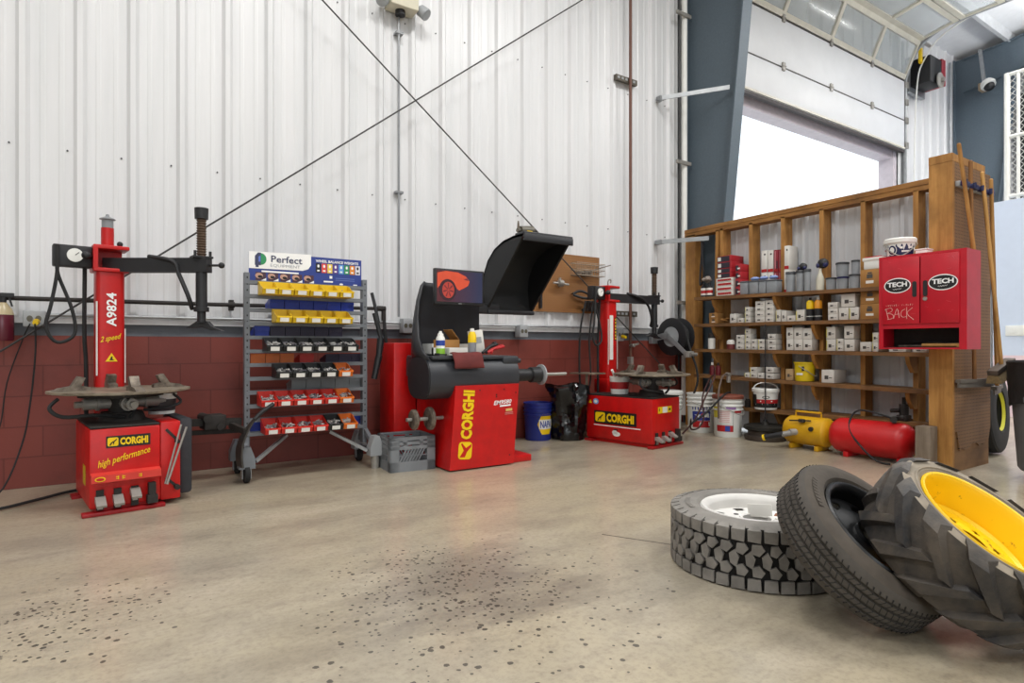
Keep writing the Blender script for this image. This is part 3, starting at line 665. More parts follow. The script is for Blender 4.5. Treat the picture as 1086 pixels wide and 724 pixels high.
def decals_a(t, cl):
    mb = MB(); corghi(mb, (0.185, -0.001, 0.40), X3, Z3, 0.215, 0.065)
    mb.text('high performance', (0.165, -0.001, 0.305), Vector((0.97, 0, 0.24)).normalized(), Vector((-0.1, 0, 1)).normalized(), 0.26, 0.05, 0, 0.012, 0.0015, 0.3)
    mb.build('brand_decal', [YEL, INK], t)
    mb = MB(); mb.prism([(0.0, 0.0), (-0.045, -0.01), (-0.045, -0.05), (-0.035, -0.055), (-0.03, -0.02), (0.0, -0.012)], (0.005, 0, 0.235), Y3, Z3, (0.335, 0, 0)); lip = mb.build('pedal_lip', mat('lip_red', 'd23a30', 0.45), t)
    mb = MB(); o = Vector((0.045, -0.046, 0.205)); q = Vector((0, 0, 1)); 
    mb.disc(o, X3, q, 0.025, 0.013); mb.disc(o + Vector((0, -0.0012, 0)), X3, q, 0.019, 0.008, 1)
    for i, x in enumerate((0.125, 0.155, 0.235)):
        mb.rect((x, -0.046, 0.21), X3, q, 0.014, 0.004); mb.rect((x, -0.046, 0.2), X3, q, 0.014, 0.004); mb.rect((x + (0.005 if i != 1 else -0.005), -0.046, 0.205), X3, q, 0.004, 0.02)
    mb.build('pictograms', [YEL, RED], lip)
    fy = 0.651 - 0.078 * 0.92 - 0.001
    mb = MB(); mb.text('A9824', (0.182, fy, 1.17), Z3, Vector((-1, 0, 0)), 0.215, 0.055, 1, 0.025)
    mb.text('2 speed', (0.178, fy, 0.985), Vector((0.97, 0, 0.22)).normalized(), Z3, 0.115, 0.045, 0, 0.015, 0.002, 0.3)
    mb.patch([(-0.033, -0.022), (0.033, -0.022), (0, 0.033)], (0.182, fy, 0.86), X3, Z3, 0, 0.0015); mb.patch([(-0.012, -0.012), (0.014, -0.012), (0.003, 0.0), (0.006, 0.012), (-0.003, 0.012), (-0.006, 0.0)], (0.182, fy - 0.002, 0.858), X3, Z3, 2, 0.001)
    mb.build('column_decal', [YEL, INKW, INK], cl)
    MB().rect((-0.001, 0.2, 0.2), Vector((0, -1, 0)), Z3, 0.1, 0.11).build('side_sticker', mat('sticker_yellow', 'c9a815', 0.5), t)
    # right side: bead breaker panel with slots and rods, black wheel pad, breaker arm and blade
    mb = MB(); mb.box(0.347, 0.452, 0.012, 0.3, 0.03, 0.49, b=0.006); bp = mb.build('side_panel', RED, t)
    mb = MB()
    for z0, z1, a, b in ((0.445, 0.36, 0.375, 0.45), (0.16, 0.085, 0.375, 0.445)): mb.bar((a, 0.011, z0), (b, 0.011, z1), 0.004, 0.016, up=(0.6, 0, 0.8))
    mb.cyl((0.43, 0.012, 0.37), (0.43, -0.02, 0.37), 0.012, n=8).cyl((0.43, 0.012, 0.1), (0.43, -0.02, 0.1), 0.016, n=8)
    mb.build('panel_slot', DARK, bp)
    for a, b in (((0.365, -0.02, 0.13), (0.45, -0.015, 0.47)), ((0.372, -0.035, 0.13), (0.475, -0.03, 0.455))):
        MB().cyl(a, b, 0.006, n=8).build('pull_rod', STEEL, bp)
    MB().box(0.455, 0.53, 0.06, 0.5, 0.04, 0.50, b=0.02).build('wheel_pad', mat('pad_rubber', '35353a', 0.75, var=0.3), t)
    ba = MB().bar((0.46, 0.56, 0.42), (0.95, 0.50, 0.40), 0.05, 0.05).bar((0.46, 0.60, 0.34), (0.95, 0.54, 0.33), 0.03, 0.03).box(0.7, 0.84, 0.46, 0.6, 0.36, 0.46, b=0.008).cyl((0.72, 0.45, 0.44), (0.72, 0.62, 0.44), 0.03, n=10).cyl((0.8, 0.45, 0.38), (0.8, 0.62, 0.38), 0.025, n=10).build('breaker_arm', DARK, t)
    mb = MB(); n = 10; vs = []
    for i in range(n + 1):
        q = i / n; zz = 0.12 + 0.33 * q; xx = 0.865 + 0.085 * q * q - 0.02 * math.sin(q * 3.1)
        wd = 0.03 + 0.09 * math.sin(min(1, (1 - q) * 1.35) * 1.5)
        for th in (0, 0.012): vs += [(xx + th, 0.2, zz), (xx + th, 0.2 + wd, zz)]
    fs = []
    for i in range(n):
        a = i * 4; b = a + 4
        fs += [(a, a + 1, b + 1, b), (a + 2, b + 2, b + 3, a + 3), (a, b, b + 2, a + 2), (a + 1, a + 3, b + 3, b + 1)]
    fs += [(0, 2, 3, 1), (4 * n, 4 * n + 1, 4 * n + 3, 4 * n + 2)]
    mb.add(vs, fs); mb.bar((0.90, 0.24, 0.36), (0.88, 0.5, 0.38), 0.03, 0.04); mb.build('breaker_blade', mat('blade_dark', '4a4744', 0.4, 0.5), ba)
    MB().tube([(0.945, 0.2, 0.44), (0.99, 0.2, 0.485), (1.07, 0.19, 0.54)], 0.014, 8).build('blade_handle', BLACK, ba)
    # regulator and cup on top of the column
    MB().cyl((0.17, 0.651, 1.57), (0.17, 0.651, 1.70), 0.036, n=16).build('air_canister', RED, t)
    MB().lathe((0.17, 0.651, 1.70), (0, 0, 1), [(0, 0.033), (0.05, 0.033), (0.055, 0.045), (0.06, 0.045), (0.075, 0.012), (0.09, 0.008)], 16).build('filter_cup', CLEAR, t)
    MB().ball((0.235, 0.63, 1.60), 0.018, 10).cyl((0.235, 0.63, 1.57), (0.235, 0.63, 1.60), 0.008, n=8).build('lock_knob', BLACK, t)
def decals_b(t, cl):
    L = Vector((0, -1, 0))
    mb = MB(); corghi(mb, (-0.001, 0.42, 0.245), L, Z3, 0.50, 0.125)
    mb.build('brand_decal', [YEL, INK], t)
    MB().rect((-0.001, 0.40, 0.165), L, Z3, 0.55, 0.008).build('side_stripe', INKW, t)
    mb = MB(); mb.disc((-0.001, 0.40, 0.095), L, Z3, 0.045, 0.022).disc((-0.001, 0.42, 0.11), L, Z3, 0.03, 0.02).rect((-0.001, 0.41, 0.135), L, Z3, 0.05, 0.012, 1)
    mb.build('side_sticker', [PAPER, INK], t); mb = MB(); mb.disc((-0.001, 0.65, 0.395), L, Z3, 0.035, 0.028, 2); mb.disc((-0.0022, 0.65, 0.395), L, Z3, 0.02, 0.016, 0); mb.patch([(-0.02, -0.015), (0.02, -0.015), (0, 0.02)], (-0.001, 0.72, 0.39), L, Z3, 3)
    mb.build('round_sticker', [PAPER, INK, mat('sticker_blue', '6f9bd1', 0.5), YEL], t)
    mb = MB(); mb.rect((0.21, -0.001, 0.345), X3, Z3, 0.23, 0.06, 0); mb.rect((0.21, -0.0022, 0.345), X3, Z3, 0.08, 0.055, 1); mb.rect((0.115, -0.0022, 0.35), X3, Z3, 0.01, 0.03, 2); mb.rect((0.29, -0.0022, 0.345), X3, Z3, 0.03, 0.02, 2)
    mb.build('front_sticker', [YEL, PAPER, INK], t)
    fy = 0.80 - 0.078 * 0.92 - 0.001
    MB().box(0.378 - 0.055, 0.378 + 0.0, fy - 0.003, fy + 0.002, 0.8, 1.26).build('paper_label', PAPER, cl)
    mb = MB(); mb.rect((0.42, fy, 1.12), X3, Z3, 0.028, 0.24, 0)
    for i in range(7): mb.rect((0.42, fy - 0.0015, 1.02 + i * 0.033), X3, Z3, 0.016, 0.02, 1)
    mb.build('column_decal', [mat('decal_dark', '3a1a14', 0.5), YEL], cl)
    mb = MB(); mb.tube([(0.39, 0.8, 1.57), (0.39, 0.8, 1.62), (0.42, 0.8, 1.645), (0.44, 0.8, 1.63), (0.43, 0.8, 1.61)], 0.008, 6); mb.build('eye_hook', STEEL, t)
    MB().box(0.28, 0.50, 0.72, 0.9, 0.46, 0.60, b=0.01).build('column_base', RED, t)
    MB().box(0.0, 0.22, 0.70, 1.0, 0.655, 0.668).cyl((0.1, 0.85, 0.46), (0.1, 0.85, 0.655), 0.015, n=8).build('tool_tray', DECK, t)
    MB().box(0.47, 0.53, 0.1, 0.6, 0.05, 0.46, b=0.015).build('wheel_pad', mat('pad_rubber', '35353a', 0.75), t)
    MB().tube([(0.05, 0.82, 1.4), (0.0, 0.85, 1.1), (0.02, 0.88, 0.7), (0.08, 0.9, 0.3), (0.14, 0.95, 0.1)], 0.011, 6).tube([(0.12, 0.78, 1.4), (0.08, 0.8, 1.0), (0.1, 0.8, 0.6), (-0.02, 0.8, 0.3)], 0.009, 6).build('air_hose', RUB, t)
tire_changer('tire_changer', 'near red tire changer with white lettering on its column, left of the rack', (-0.12, 4.03, 0), R(8), 0.345, 0.62, 0.49, (0.179, 0.651), math.atan2(-0.66, 0.745), 0.60, (0.2, 0.32), decals_a)
tire_changer('tire_changer', 'far red tire changer beside the black garbage bag and hose reel', (4.09, 3.88, 0), R(10), 0.47, 0.77, 0.465, (0.378, 0.80), R(-10), 0.70, (0.29, 0.2), decals_b, zc=1.40)
# paste tub and papers on the near changer, tub on the far changer
root = thing('paste_tub', 'white paste tub with black label behind the near turntable', 'tub', (0.25, 4.50, 0.503), R(8))
MB().lathe((0, 0, 0), (0, 0, 1), [(0, 0.075), (0.12, 0.085)], 20).build('tub', WHITE, root)
MB().lathe((0, 0, 0.12), (0, 0, 1), [(0, 0.089), (0.012, 0.089)], 20).build('lid', WHITE, root)
mb = MB(); mb.lathe((0, 0, 0.02), (0, 0, 1), [(0, 0.0783), (0.075, 0.0845)], 20, cap0=False, cap1=False); mb.build('label_band', [mat('tub_label', '3a3436', 0.5, var=0.3, scale=30)], root)
root = thing('paste_tub', 'white tub with a red label and brush on the far changer', 'tub', (4.20, 4.42, 0.467))
MB().lathe((0, 0, 0), (0, 0, 1), [(0, 0.085), (0.17, 0.1), (0.17, 0.092), (0.05, 0.08)], 22).build('tub', WHITE, root)
mb = MB(); mb.lathe((0, 0, 0.05), (0, 0, 1), [(0, 0.0903), (0.07, 0.0965)], 22, cap0=False, cap1=False); mb.build('label_band', INKR, root)
MB().cyl((0.03, 0.02, 0.03), (-0.13, -0.03, 0.24), 0.012, n=8).build('brush_handle', WHITE, root)

# ------------------------------------------------------------ bin rack
root = thing('bin_rack', 'grey wheeled rack holding rows of coloured bins', 'rack', (1.21, 4.62, 0))
XL, XR = -0.43, 0.43
for x in (XL, XR):
    mb = MB(); mb.box(x - 0.017, x + 0.017, -0.03, 0.03, 0.18, 1.46)
    for i in range(26): mb.disc((x, -0.0305, 0.3 + i * 0.045), X3, Z3, 0.005, 0.008, 1, 0.0006, 8)
    mb.build('upright', [GREY, INK], root)
for i in range(12):
    z = 1.393 - i * 0.0985
    MB().box(XL - 0.01, XR + 0.01, -0.034, -0.028, z - 0.013, z + 0.013).box(XL, XR, 0.028, 0.034, z - 0.013, z + 0.013).build('rail', GREY, root)
for x, s in ((XL, 1), (XR, -1)):
    for y in (-0.17, 0.2):
        mb = MB(); mb.bar((x, 0.0 if y < 0 else 0.02, 0.30), (x - s * 0.03, y, 0.16), 0.03, 0.03); mb.build('leg_brace', GREY, root)
        mb = MB(); mb.prism([(-0.052, 0.10), (0.052, 0.10), (0.05, 0.17), (0.02, 0.25), (-0.02, 0.25), (-0.05, 0.17)], (x - s * 0.03, y - 0.045, 0), X3, Z3, (0, 0.09, 0)); mb.build('caster_housing', LGREY if s < 0 else GREY, root)
        if not (s < 0 and y < 0):
            c = MB().box(x - s * 0.03 - 0.03, x - s * 0.03 - 0.024, y - 0.02, y + 0.02, 0.03, 0.11).box(x - s * 0.03 + 0.024, x - s * 0.03 + 0.03, y - 0.02, y + 0.02, 0.03, 0.11).build('caster_fork', ZINC, root)
            MB().lathe((x - s * 0.03 - 0.02, y, 0.066), (1, 0, 0), [(0, 0.052), (0.006, 0.066), (0.034, 0.066), (0.04, 0.052)], 20).build('wheel', RUB, c)
        else:
            MB().cyl((x - s * 0.03, y, 0.0), (x - s * 0.03, y, 0.11), 0.03, 0.036, n=14).build('foot_post', STEEL, root)
    MB().bar((x + s * 0.03, -0.17, 0.14), (x + s * 0.27, -0.02, 0.285), 0.022, 0.022).build('diagonal_brace', ZINC, root)
    MB().bar((x - s * 0.03, -0.17, 0.13), (x - s * 0.03, 0.2, 0.13), 0.02, 0.03).build('foot_bar', GREY, root)
# header sign
W0, W1 = -0.415, 0.41
SB = mat('sign_blue', '2b3f8c', 0.45, var=0.05); SW = mat('sign_white', 'f2f2f0', 0.45, var=0.02)
sg = MB().box(W0, W1, -0.004, 0.004, 1.395, 1.612).build('header_sign', SB, root)
mb = MB(); P = [(W0, 1.615), (0.02, 1.625), (0.02, 1.545), (0.0, 1.515), (-0.04, 1.50), (W0, 1.495)]
mb.prism(P, (0, -0.0065, 0), X3, Z3, (0, 0.0025, 0)); mb.build('white_field', SW, sg)
mb = MB(); f = -0.0068
mb.text('Perfect', (-0.155, f, 1.572), X3, Z3, 0.22, 0.05, 0, 0.012); mb.text('EQUIPMENT', (-0.165, f, 1.523), X3, Z3, 0.21, 0.026, 3, 0.0)
mb.disc((-0.335, f, 1.565), X3, Z3, 0.038, 0.042, 1); mb.patch([(-0.04, -0.045), (0.0, -0.045), (0, 0.045), (-0.02, 0.045), (-0.04, 0.02)], (-0.335, f - 0.0012, 1.565), X3, Z3, 0); mb.rect((-0.36, f, 1.53), X3, Z3, 0.02, 0.05, 0); mb.patch([(-0.016, -0.02), (-0.003, -0.02), (-0.003, 0.025), (-0.016, 0.015)], (-0.335, f - 0.0024, 1.565), X3, Z3, 2)
mb.build('brand_print', [mat('ink_slate', '3c4160', 0.5, var=0), INKG, mat('ink_sky', '5b74c4', 0.5, var=0), mat('ink_grey', 'a4a6ac', 0.5, var=0)], sg)
mb = MB(); f = -0.0045
mb.text('WHEEL BALANCE WEIGHTS', (0.22, f, 1.583), X3, Z3, 0.33, 0.02, 0, 0.03)
cols = [1, 2, 3, 4, 5, 6, 7, 8]
for i in range(8):
    x = 0.075 + i * 0.0435
    mb.rect((x, f, 1.53), X3, Z3, 0.038, 0.07, cols[i]); mb.disc((x, f - 0.0012, 1.545), X3, Z3, 0.008, 0.012, 0 if i < 7 else 1); mb.rect((x, f - 0.0012, 1.51), X3, Z3, 0.018, 0.012, 0 if i < 7 else 1)
mb.rect((0.17, f, 1.465), X3, Z3, 0.02, 0.02, 0); mb.rect((0.15, f, 1.43), X3, Z3, 0.07, 0.012, 0); mb.rect((0.28, f, 1.46), X3, Z3, 0.15, 0.006, 9); mb.rect((0.28, f, 1.445), X3, Z3, 0.15, 0.006, 9); mb.disc((0.25, f, 1.415), X3, Z3, 0.014, 0.008, 0); mb.rect((0.36, f, 1.415), X3, Z3, 0.03, 0.008, 0)
mb.build('weights_print', [INKW, INK, mat('ink_red2', 'd84a3a', 0.5, var=0), mat('ink_yellow2', 'e8c64a', 0.5, var=0), mat('ink_purple', '5b3f8c', 0.5, var=0), mat('ink_lblue', '5f9bd8', 0.5, var=0), INKG, INKO, mat('ink_lgrey', 'd8d6de', 0.5, var=0), mat('ink_mblue', '5a6fb4', 0.5, var=0)], sg)
mb = MB(); mb.rect((-0.2, f, 1.478), X3, Z3, 0.26, 0.012, 0)
for i in range(5):
    x = -0.335 + i * 0.085
    mb.rect((x, f, 1.44), X3, Z3, 0.07, 0.06, 2); mb.disc((x - 0.012, f - 0.0012, 1.445), X3, Z3, 0.026, 0.02, 3); mb.patch([(-0.0, -0.03), (0.036, -0.03), (0.036, -0.01)], (x, f - 0.0024, 1.44), X3, Z3, 0); mb.disc((x - 0.005, f - 0.002, 1.438), X3, Z3, 0.016, 0.010, 1)
mb.build('photo_strip', [INKW, INK, mat('ink_plum', '4a3040', 0.5), mat('ink_skin', 'c49a86', 0.5)], sg)
# bins: origin at the middle of the top rear edge, mouth towards -y
def make_bin(m, w, tall=0.10, deep=0.15):
    mb = MB(); t = 0.004; h = w / 2; zb = -tall; fz = zb + 0.045
    side = [(0, 0.0), (0, zb), (-deep, zb), (-deep - 0.012, fz), (-deep * 0.72, fz + 0.012), (-deep * 0.35, -0.012)]
    for x in (-h, h - t): mb.prism(side, (x, 0, 0), Y3, Z3, (t, 0, 0))
    mb.box(-h, h, -deep, 0, zb, zb + t); mb.box(-h, h, -t, 0, zb, 0.0); mb.prism([(-deep, zb), (-deep - 0.012, fz), (-deep - 0.012 + t, fz), (-deep + t, zb)], (-h, 0, 0), Y3, Z3, (w, 0, 0))
    mb.prism([(-deep - 0.012, fz), (-deep - 0.018, fz), (-deep - 0.018, fz - 0.012), (-deep - 0.010, fz - 0.012)], (-h, 0, 0), Y3, Z3, (w, 0, 0))
    mb.box(-h - 0.0, h, 0, 0.006, -0.035, -0.01)
    return mb
PROTO = {}
def put_bin(color, w, loc, back, label, grp, card):
    key = (color.name, round(w, 3), back, card)
    if key not in PROTO:
        o = make_bin(color, w, 0.085 if back else 0.10).build('parts_bin', color)
        if card:
            MB().prism([(-0.155, -0.092), (-0.161, -0.062), (-0.164, -0.062), (-0.158, -0.092)], (-w * 0.28, -0.0035, -0.004), Y3, Z3, (w * 0.56, 0, 0)).build('label_card', PAPER, o)
        PROTO[key] = o
    else: o = copy_tree(PROTO[key])
    o.location = loc; o.rotation_euler = (0, 0, math.pi if back else 0)
    return tag(o, label, 'bin', grp)
ROWS = [('yellow', [YBIN] * 6, 0.846, 1.497, 1.40, 0, 'top yellow row'), ('blue', [BLUEB] * 6, 0.944, 1.577, 1.295, 1, 'back row below the top yellow row'),
        ('yellow', [YBIN] * 5, 0.94, 1.49, 1.205, 0, 'second yellow row'), ('x', [BLUEB] + [PURP] * 5, 0.839, 1.486, 1.085, 1, 'back row below the second yellow row'),
        ('black', [KBIN] * 6, 0.877, 1.534, 1.0, 0, 'upper black row'), ('x', [ORNG] * 3, 0.814, 1.119, 0.882, 1, 'back row below the upper black row'),
        ('x', [RBIN], 1.154, 1.266, 0.879, 1, 'back row below the upper black row'), ('x', [PURP] * 3, 1.353, 1.655, 0.878, 1, 'back row below the upper black row'),
        ('x', [KBIN] * 4 + [ORNG], 0.94, 1.49, 0.812, 0, 'lower black row'), ('clear', [CLEAR] * 5, 1.098, 1.647, 0.69, 1, 'back row above the upper red row'),
        ('x', [RBIN] * 5 + [ORNG], 0.84, 1.497, 0.615, 0, 'upper red row'), ('x', [BLUEB, PURP, PURP, PURP, PURP, PURP, BLUEB, BLUEB], 0.81, 1.66, 0.40, 1, 'back row behind the lowest red row'),
        ('x', [RBIN] * 4 + [KBIN, ORNG], 0.864, 1.526, 0.42, 0, 'lowest red row')]
CN = {YBIN.name: 'yellow', BLUEB.name: 'blue', PURP.name: 'dark purple', KBIN.name: 'black', ORNG.name: 'orange', RBIN.name: 'red', CLEAR.name: 'clear grey'}
wt = MB(); rnd = random.Random(5)
for nm, cs, xa, xb, z, back, where in ROWS:
    n = len(cs); p = (xb - xa) / n; tot = {}; cnt = {}
    for m in cs: tot[m.name] = tot.get(m.name, 0) + 1
    for i, m in enumerate(cs):
        cnt[m.name] = cnt.get(m.name, 0) + 1; x = xa + p * (i + 0.5)
        if tot[m.name] == 1: lab = 'only %s bin in the %s of the rack' % (CN[m.name], where)
        else: lab = '%s %s bin from left in the %s' % (ORD[cnt[m.name] - 1], CN[m.name], where)
        put_bin(m, p - 0.004, (x, 4.665 if back else 4.579, z), back, lab, 'bins in the ' + where, not back)
        if not back:
            cnt_ = 30 if z < 1.1 else 10
            for q in range(cnt_):
                bx = x + rnd.uniform(-0.4, 0.4) * p * 0.85; by = 4.579 - rnd.uniform(0.03, 0.14); bz = z - 0.094 + rnd.uniform(0, 0.035) + (0.022 if z < 1.1 else 0)
                d = Vector((rnd.uniform(-1, 1), rnd.uniform(-1, 1), rnd.uniform(-.4, .4))).normalized() * rnd.uniform(0.012, 0.02)
                wt.bar(Vector((bx, by, bz)) - d, Vector((bx, by, bz)) + d, 0.009, 0.008, rnd.choice((0, 0, 1)))
tag(wt.build('wheel_weights', [mat('weight_lead', 'b9b6b2', 0.45, 0.3), mat('weight_dark', '77737a', 0.5, 0.3)]), 'loose grey wheel balance weights heaped in the bins', 'wheel weights', None, 'stuff')
# cloths hanging at the right of the rack
mb = MB(); mb.tube([(1.70, 4.6, 1.36), (1.72, 4.58, 1.25), (1.74, 4.56, 1.12)], 0.014, 8)
for a, b, r in (((1.715, 4.58, 1.2), (1.76, 4.56, 1.0), 0.02), ((1.76, 4.56, 1.0), (1.74, 4.55, 0.86), 0.03), ((1.74, 4.55, 0.86), (1.70, 4.55, 0.68), 0.028)): mb.cyl(a, b, r, r * 0.8, n=10)
tag(mb.build('pry_tool', BLACK), 'black long handled tool hanging on the right side of the bin rack', 'tool')

# ------------------------------------------------------------ wheel balancer
root = thing('wheel_balancer', 'red and charcoal wheel balancer with monitor and raised black hood', 'wheel balancer', (2.05, 3.98, 0))
BX, BY = 2.05, 3.98
def W2(x, y, z): return (x - BX, y - BY, z)
body = MB().prism([(2.07, 0.012), (2.64, 0.012), (2.69, 0.64), (2.12, 0.64)], (-BX, 0, 0), X3, Z3, (0, 0.62, 0)).box(0.08, 0.80, 0.05, 0.45, 0.0, 0.055, b=0.008).build('body', RED, root)
u = Vector((0.05, 0, 0.63)).normalized(); v = Vector((-1, 0, 0.08)).normalized()
mb = MB(); fo = Vector(W2(2.215, 3.979, 0.335))
mb.text('CORGHI', fo + u * 0.085, u, v, 0.37, 0.10, 0, 0.05); mb.patch(rounded(0.13, 0.115, 0.025), fo - u * 0.185, u, v, 0, 0.0015)
mb.patch([(-0.05, 0.045), (0.0, 0.012), (0.05, 0.04), (0.055, 0.03), (0.02, -0.005), (0.05, -0.05), (0.03, -0.05), (-0.01, -0.015), (-0.05, 0.0)], fo - u * 0.185 + Vector((0, -0.0016, 0)), u, v, 1, 0.001)
mb.build('brand_decal', [YEL, RED], body)
mb = MB(); q = Vector((0.97, 0, 0.05)).normalized()
mb.text('EM9580', W2(2.535, 3.979, 0.50), q, Z3, 0.165, 0.034, 0, 0.02, 0.002, 0.25); mb.rect(W2(2.56, 3.979, 0.472), q, Z3, 0.10, 0.012, 0); mb.rect(W2(2.595, 3.979, 0.437), q, Z3, 0.06, 0.02, 1); mb.rect(W2(2.595, 3.979, 0.415), q, Z3, 0.075, 0.006, 2); mb.rect(W2(2.595, 3.979, 0.404), q, Z3, 0.075, 0.004, 2)
for a, b in ((2.33, 0.6), (2.55, 0.6), (2.66, 0.57), (2.48, 0.56), (2.48, 0.545), (2.6, 0.08)): MB().disc(W2(a, 3.979, b), X3, Z3, 0.006, 0.006, 0).build('screw', INK, body)
mb.build('model_decal', [INKW, mat('decal_gold', 'd8b46a', 0.5), mat('decal_pink', 'd88a80', 0.5), INK], body)
MB().box(1.865 - BX, 2.06 - BX, 4.55 - BY, 4.86 - BY, 0, 0.965, b=0.01).box(2.07 - BX, 2.45 - BX, 4.56 - BY, 4.9 - BY, 0.0, 0.72).build('rear_housing', RED, root)
drum = MB(Matrix.Translation((0, 0, 0))).prism(rounded(0.40, 0.315, 0.13, 6), W2(1.92, 4.19, 0.695), Y3, Z3, (0.78, 0, 0)).build('weight_drum', CHAR, root)
MB().prism(rounded(0.385, 0.30, 0.12, 6), W2(1.912, 4.19, 0.695), Y3, Z3, (0.008, 0, 0)).build('end_cap', BLACKP, drum)
mb = MB(); mb.box(2.56 - BX, 2.715 - BX, 4.01 - BY, 4.36 - BY, 0.79, 0.862, b=0.02); mb.lathe(W2(2.70, 4.185, 0.695), (1, 0, 0), [(0, 0.12), (0.05, 0.12), (0.07, 0.07)], 24); mb.cyl(W2(2.70, 4.1, 0.82), W2(2.78, 4.1, 0.82), 0.02, n=10); mb.build('spindle_housing', CHAR, root)
sp_ = MB().lathe(W2(2.765, 4.185, 0.695), (1, 0, 0), [(0, 0.055), (0.17, 0.05), (0.18, 0.065), (0.27, 0.068), (0.28, 0.05)], 22).build('spindle', BLACK, root)
MB().lathe(W2(3.04, 4.185, 0.695), (1, 0, 0), [(0, 0.05), (0.01, 0.088), (0.022, 0.088), (0.03, 0.06)], 26).build('flange_cup', LGREY, sp_)
MB().cyl(W2(3.06, 4.185, 0.695), W2(3.33, 4.185, 0.695), 0.014, n=12).build('threaded_shaft', STEEL, sp_)
# tray on top with rear dash panel
tray = MB().box(1.95 - BX, 2.62 - BX, 4.02 - BY, 4.50 - BY, 0.835, 0.865, b=0.01).box(1.95 - BX, 2.62 - BX, 4.30 - BY, 4.50 - BY, 0.70, 0.84).build('weight_tray', CHAR, root)
mb = MB(); rows = [(1.455, 2.085, 4.43, 2.11, 2.58), (1.42, 2.05, 4.41, 2.085, 2.6), (1.3, 2.005, 4.37, 2.05, 2.61), (1.15, 1.965, 4.31, 2.02, 2.61), (1.0, 1.93, 4.22, 2.0, 2.61), (0.9, 1.915, 4.11, 1.99, 2.61), (0.84, 1.925, 4.03, 1.99, 2.61)]
vs = []; 
for z, xf, yf, xb_, xr in rows:
    for x, y in ((xf, yf), (xf - 0.01 + (xb_ - xf) * 0.35, yf + (4.46 - yf) * 0.6), (xb_ - 0.01, 4.455), (xb_ + 0.05, 4.475), (xr, 4.48)): vs.append(W2(x, y, z))
fs = [(r * 5 + i, r * 5 + i + 1, r * 5 + i + 6, r * 5 + i + 5) for r in range(len(rows) - 1) for i in range(4)]
mb.add(vs, fs); dash = mb.build('dash_panel', BLACKP, root, ang=60)
sm = dash.modifiers.new('solid', 'SOLIDIFY'); sm.thickness = 0.018; sm.offset = 0
# monitor
MB().box(2.24 - BX, 2.32 - BX, 4.235 - BY, 4.46 - BY, 1.36, 1.42).build('monitor_arm', BLACK, root)
mon = MB().box(2.055 - BX, 2.494 - BX, 4.195 - BY, 4.235 - BY, 1.262, 1.542, b=0.006).build('monitor', BLACK, root)
k = NT('screen_glow'); co = k.coord(); sx = k.n('ShaderNodeSeparateXYZ'); k.l(co, sx.inputs[0])
c = k.mix(k.ramp(sx.outputs[0], 0.05, 0.40), lin('5a2a2e'), lin('2f3350'))
k.b.inputs['Base Color'].default_value = (0.01, 0.01, 0.012, 1); k.l(c, k.b.inputs['Emission Color']); k.b.inputs['Emission Strength'].default_value = 0.9; k.b.inputs['Roughness'].default_value = 0.2
scr = MB().rect(W2(2.2745, 4.1945, 1.406), X3, Z3, 0.405, 0.243).build('screen', k.m, mon)
mb = MB(); so = W2(2.2745, 4.193, 1.406)
mb.patch([(-0.2, 0.10), (-0.13, 0.118), (-0.02, 0.112), (0.05, 0.085), (0.085, 0.045), (0.07, 0.01), (0.03, -0.012), (-0.01, -0.03), (-0.03, -0.015), (-0.05, 0.02), (-0.09, 0.045), (-0.14, 0.04), (-0.18, 0.0), (-0.2, -0.02)], so, X3, Z3, 0, 0.0008)
mb.patch([(0.03, 0.06), (0.075, 0.05), (0.06, 0.07)], Vector(so) + Vector((0, -0.0009, 0)), X3, Z3, 3, 0.0006)
c0 = Vector(so) + Vector((-0.11, -0.0009, -0.03)); mb.disc(c0, X3, Z3, 0.075, 0.085, 1, 0.0006, 28); mb.disc(c0 + Vector((0.004, -0.0008, 0)), X3, Z3, 0.052, 0.064, 2, 0.0006, 28)
for i in range(7):
    a = i * 2 * math.pi / 7; mb.patch([(-0.004, 0.01), (0.004, 0.01), (0.007, 0.056), (-0.007, 0.056)], c0 + Vector((0.004, -0.0016, 0)), Vector((math.cos(a) * .8, 0, math.sin(a))), Vector((-math.sin(a) * .8, 0, math.cos(a))), 3, 0.0006)
EM = lambda n, h, e: mat(n, h, 0.4, emit=e, var=0.1, scale=20)
mb.build('screen_picture', [EM('screen_orange', 'b8452c', 0.5), EM('screen_dark', '2c1a22', 0.5), EM('screen_wheel', '96342a', 0.7), EM('screen_darkred', '5e2226', 0.6)], scr)
MB().rect(W2(2.2745, 4.194, 1.273), X3, Z3, 0.03, 0.005).build('monitor_badge', LGREY, mon)
# raised hood: curved guard with end walls
HP = [(4.56, 1.25), (4.605, 1.33), (4.62, 1.46), (4.60, 1.58), (4.53, 1.69), (4.42, 1.775), (4.28, 1.825), (4.12, 1.845), (3.97, 1.842)]
mb = MB(); th = 0.02; inner = []
for i, (y, z) in enumerate(HP):
    a = HP[max(0, i - 1)]; b = HP[min(len(HP) - 1, i + 1)]; t_ = Vector((b[0] - a[0], b[1] - a[1])).normalized(); inner.append((y - t_.y * th, z + t_.x * th) if False else (y + (-abs(t_.y)) * th, z - abs(t_.x) * th))
HX0, HX1 = 2.73, 3.23
mb.prism(HP + inner[::-1], (HX0 - BX, -BY, 0), Y3, Z3, (HX1 - HX0, 0, 0))
mb.prism(HP, (HX0 - BX, -BY, 0), Y3, Z3, (0.02, 0, 0)); mb.prism(HP, (HX1 - 0.02 - BX, -BY, 0), Y3, Z3, (0.02, 0, 0))
hood = mb.build('hood', mat('hood_black', '101113', 0.6, bump=0.1), root, ang=25)
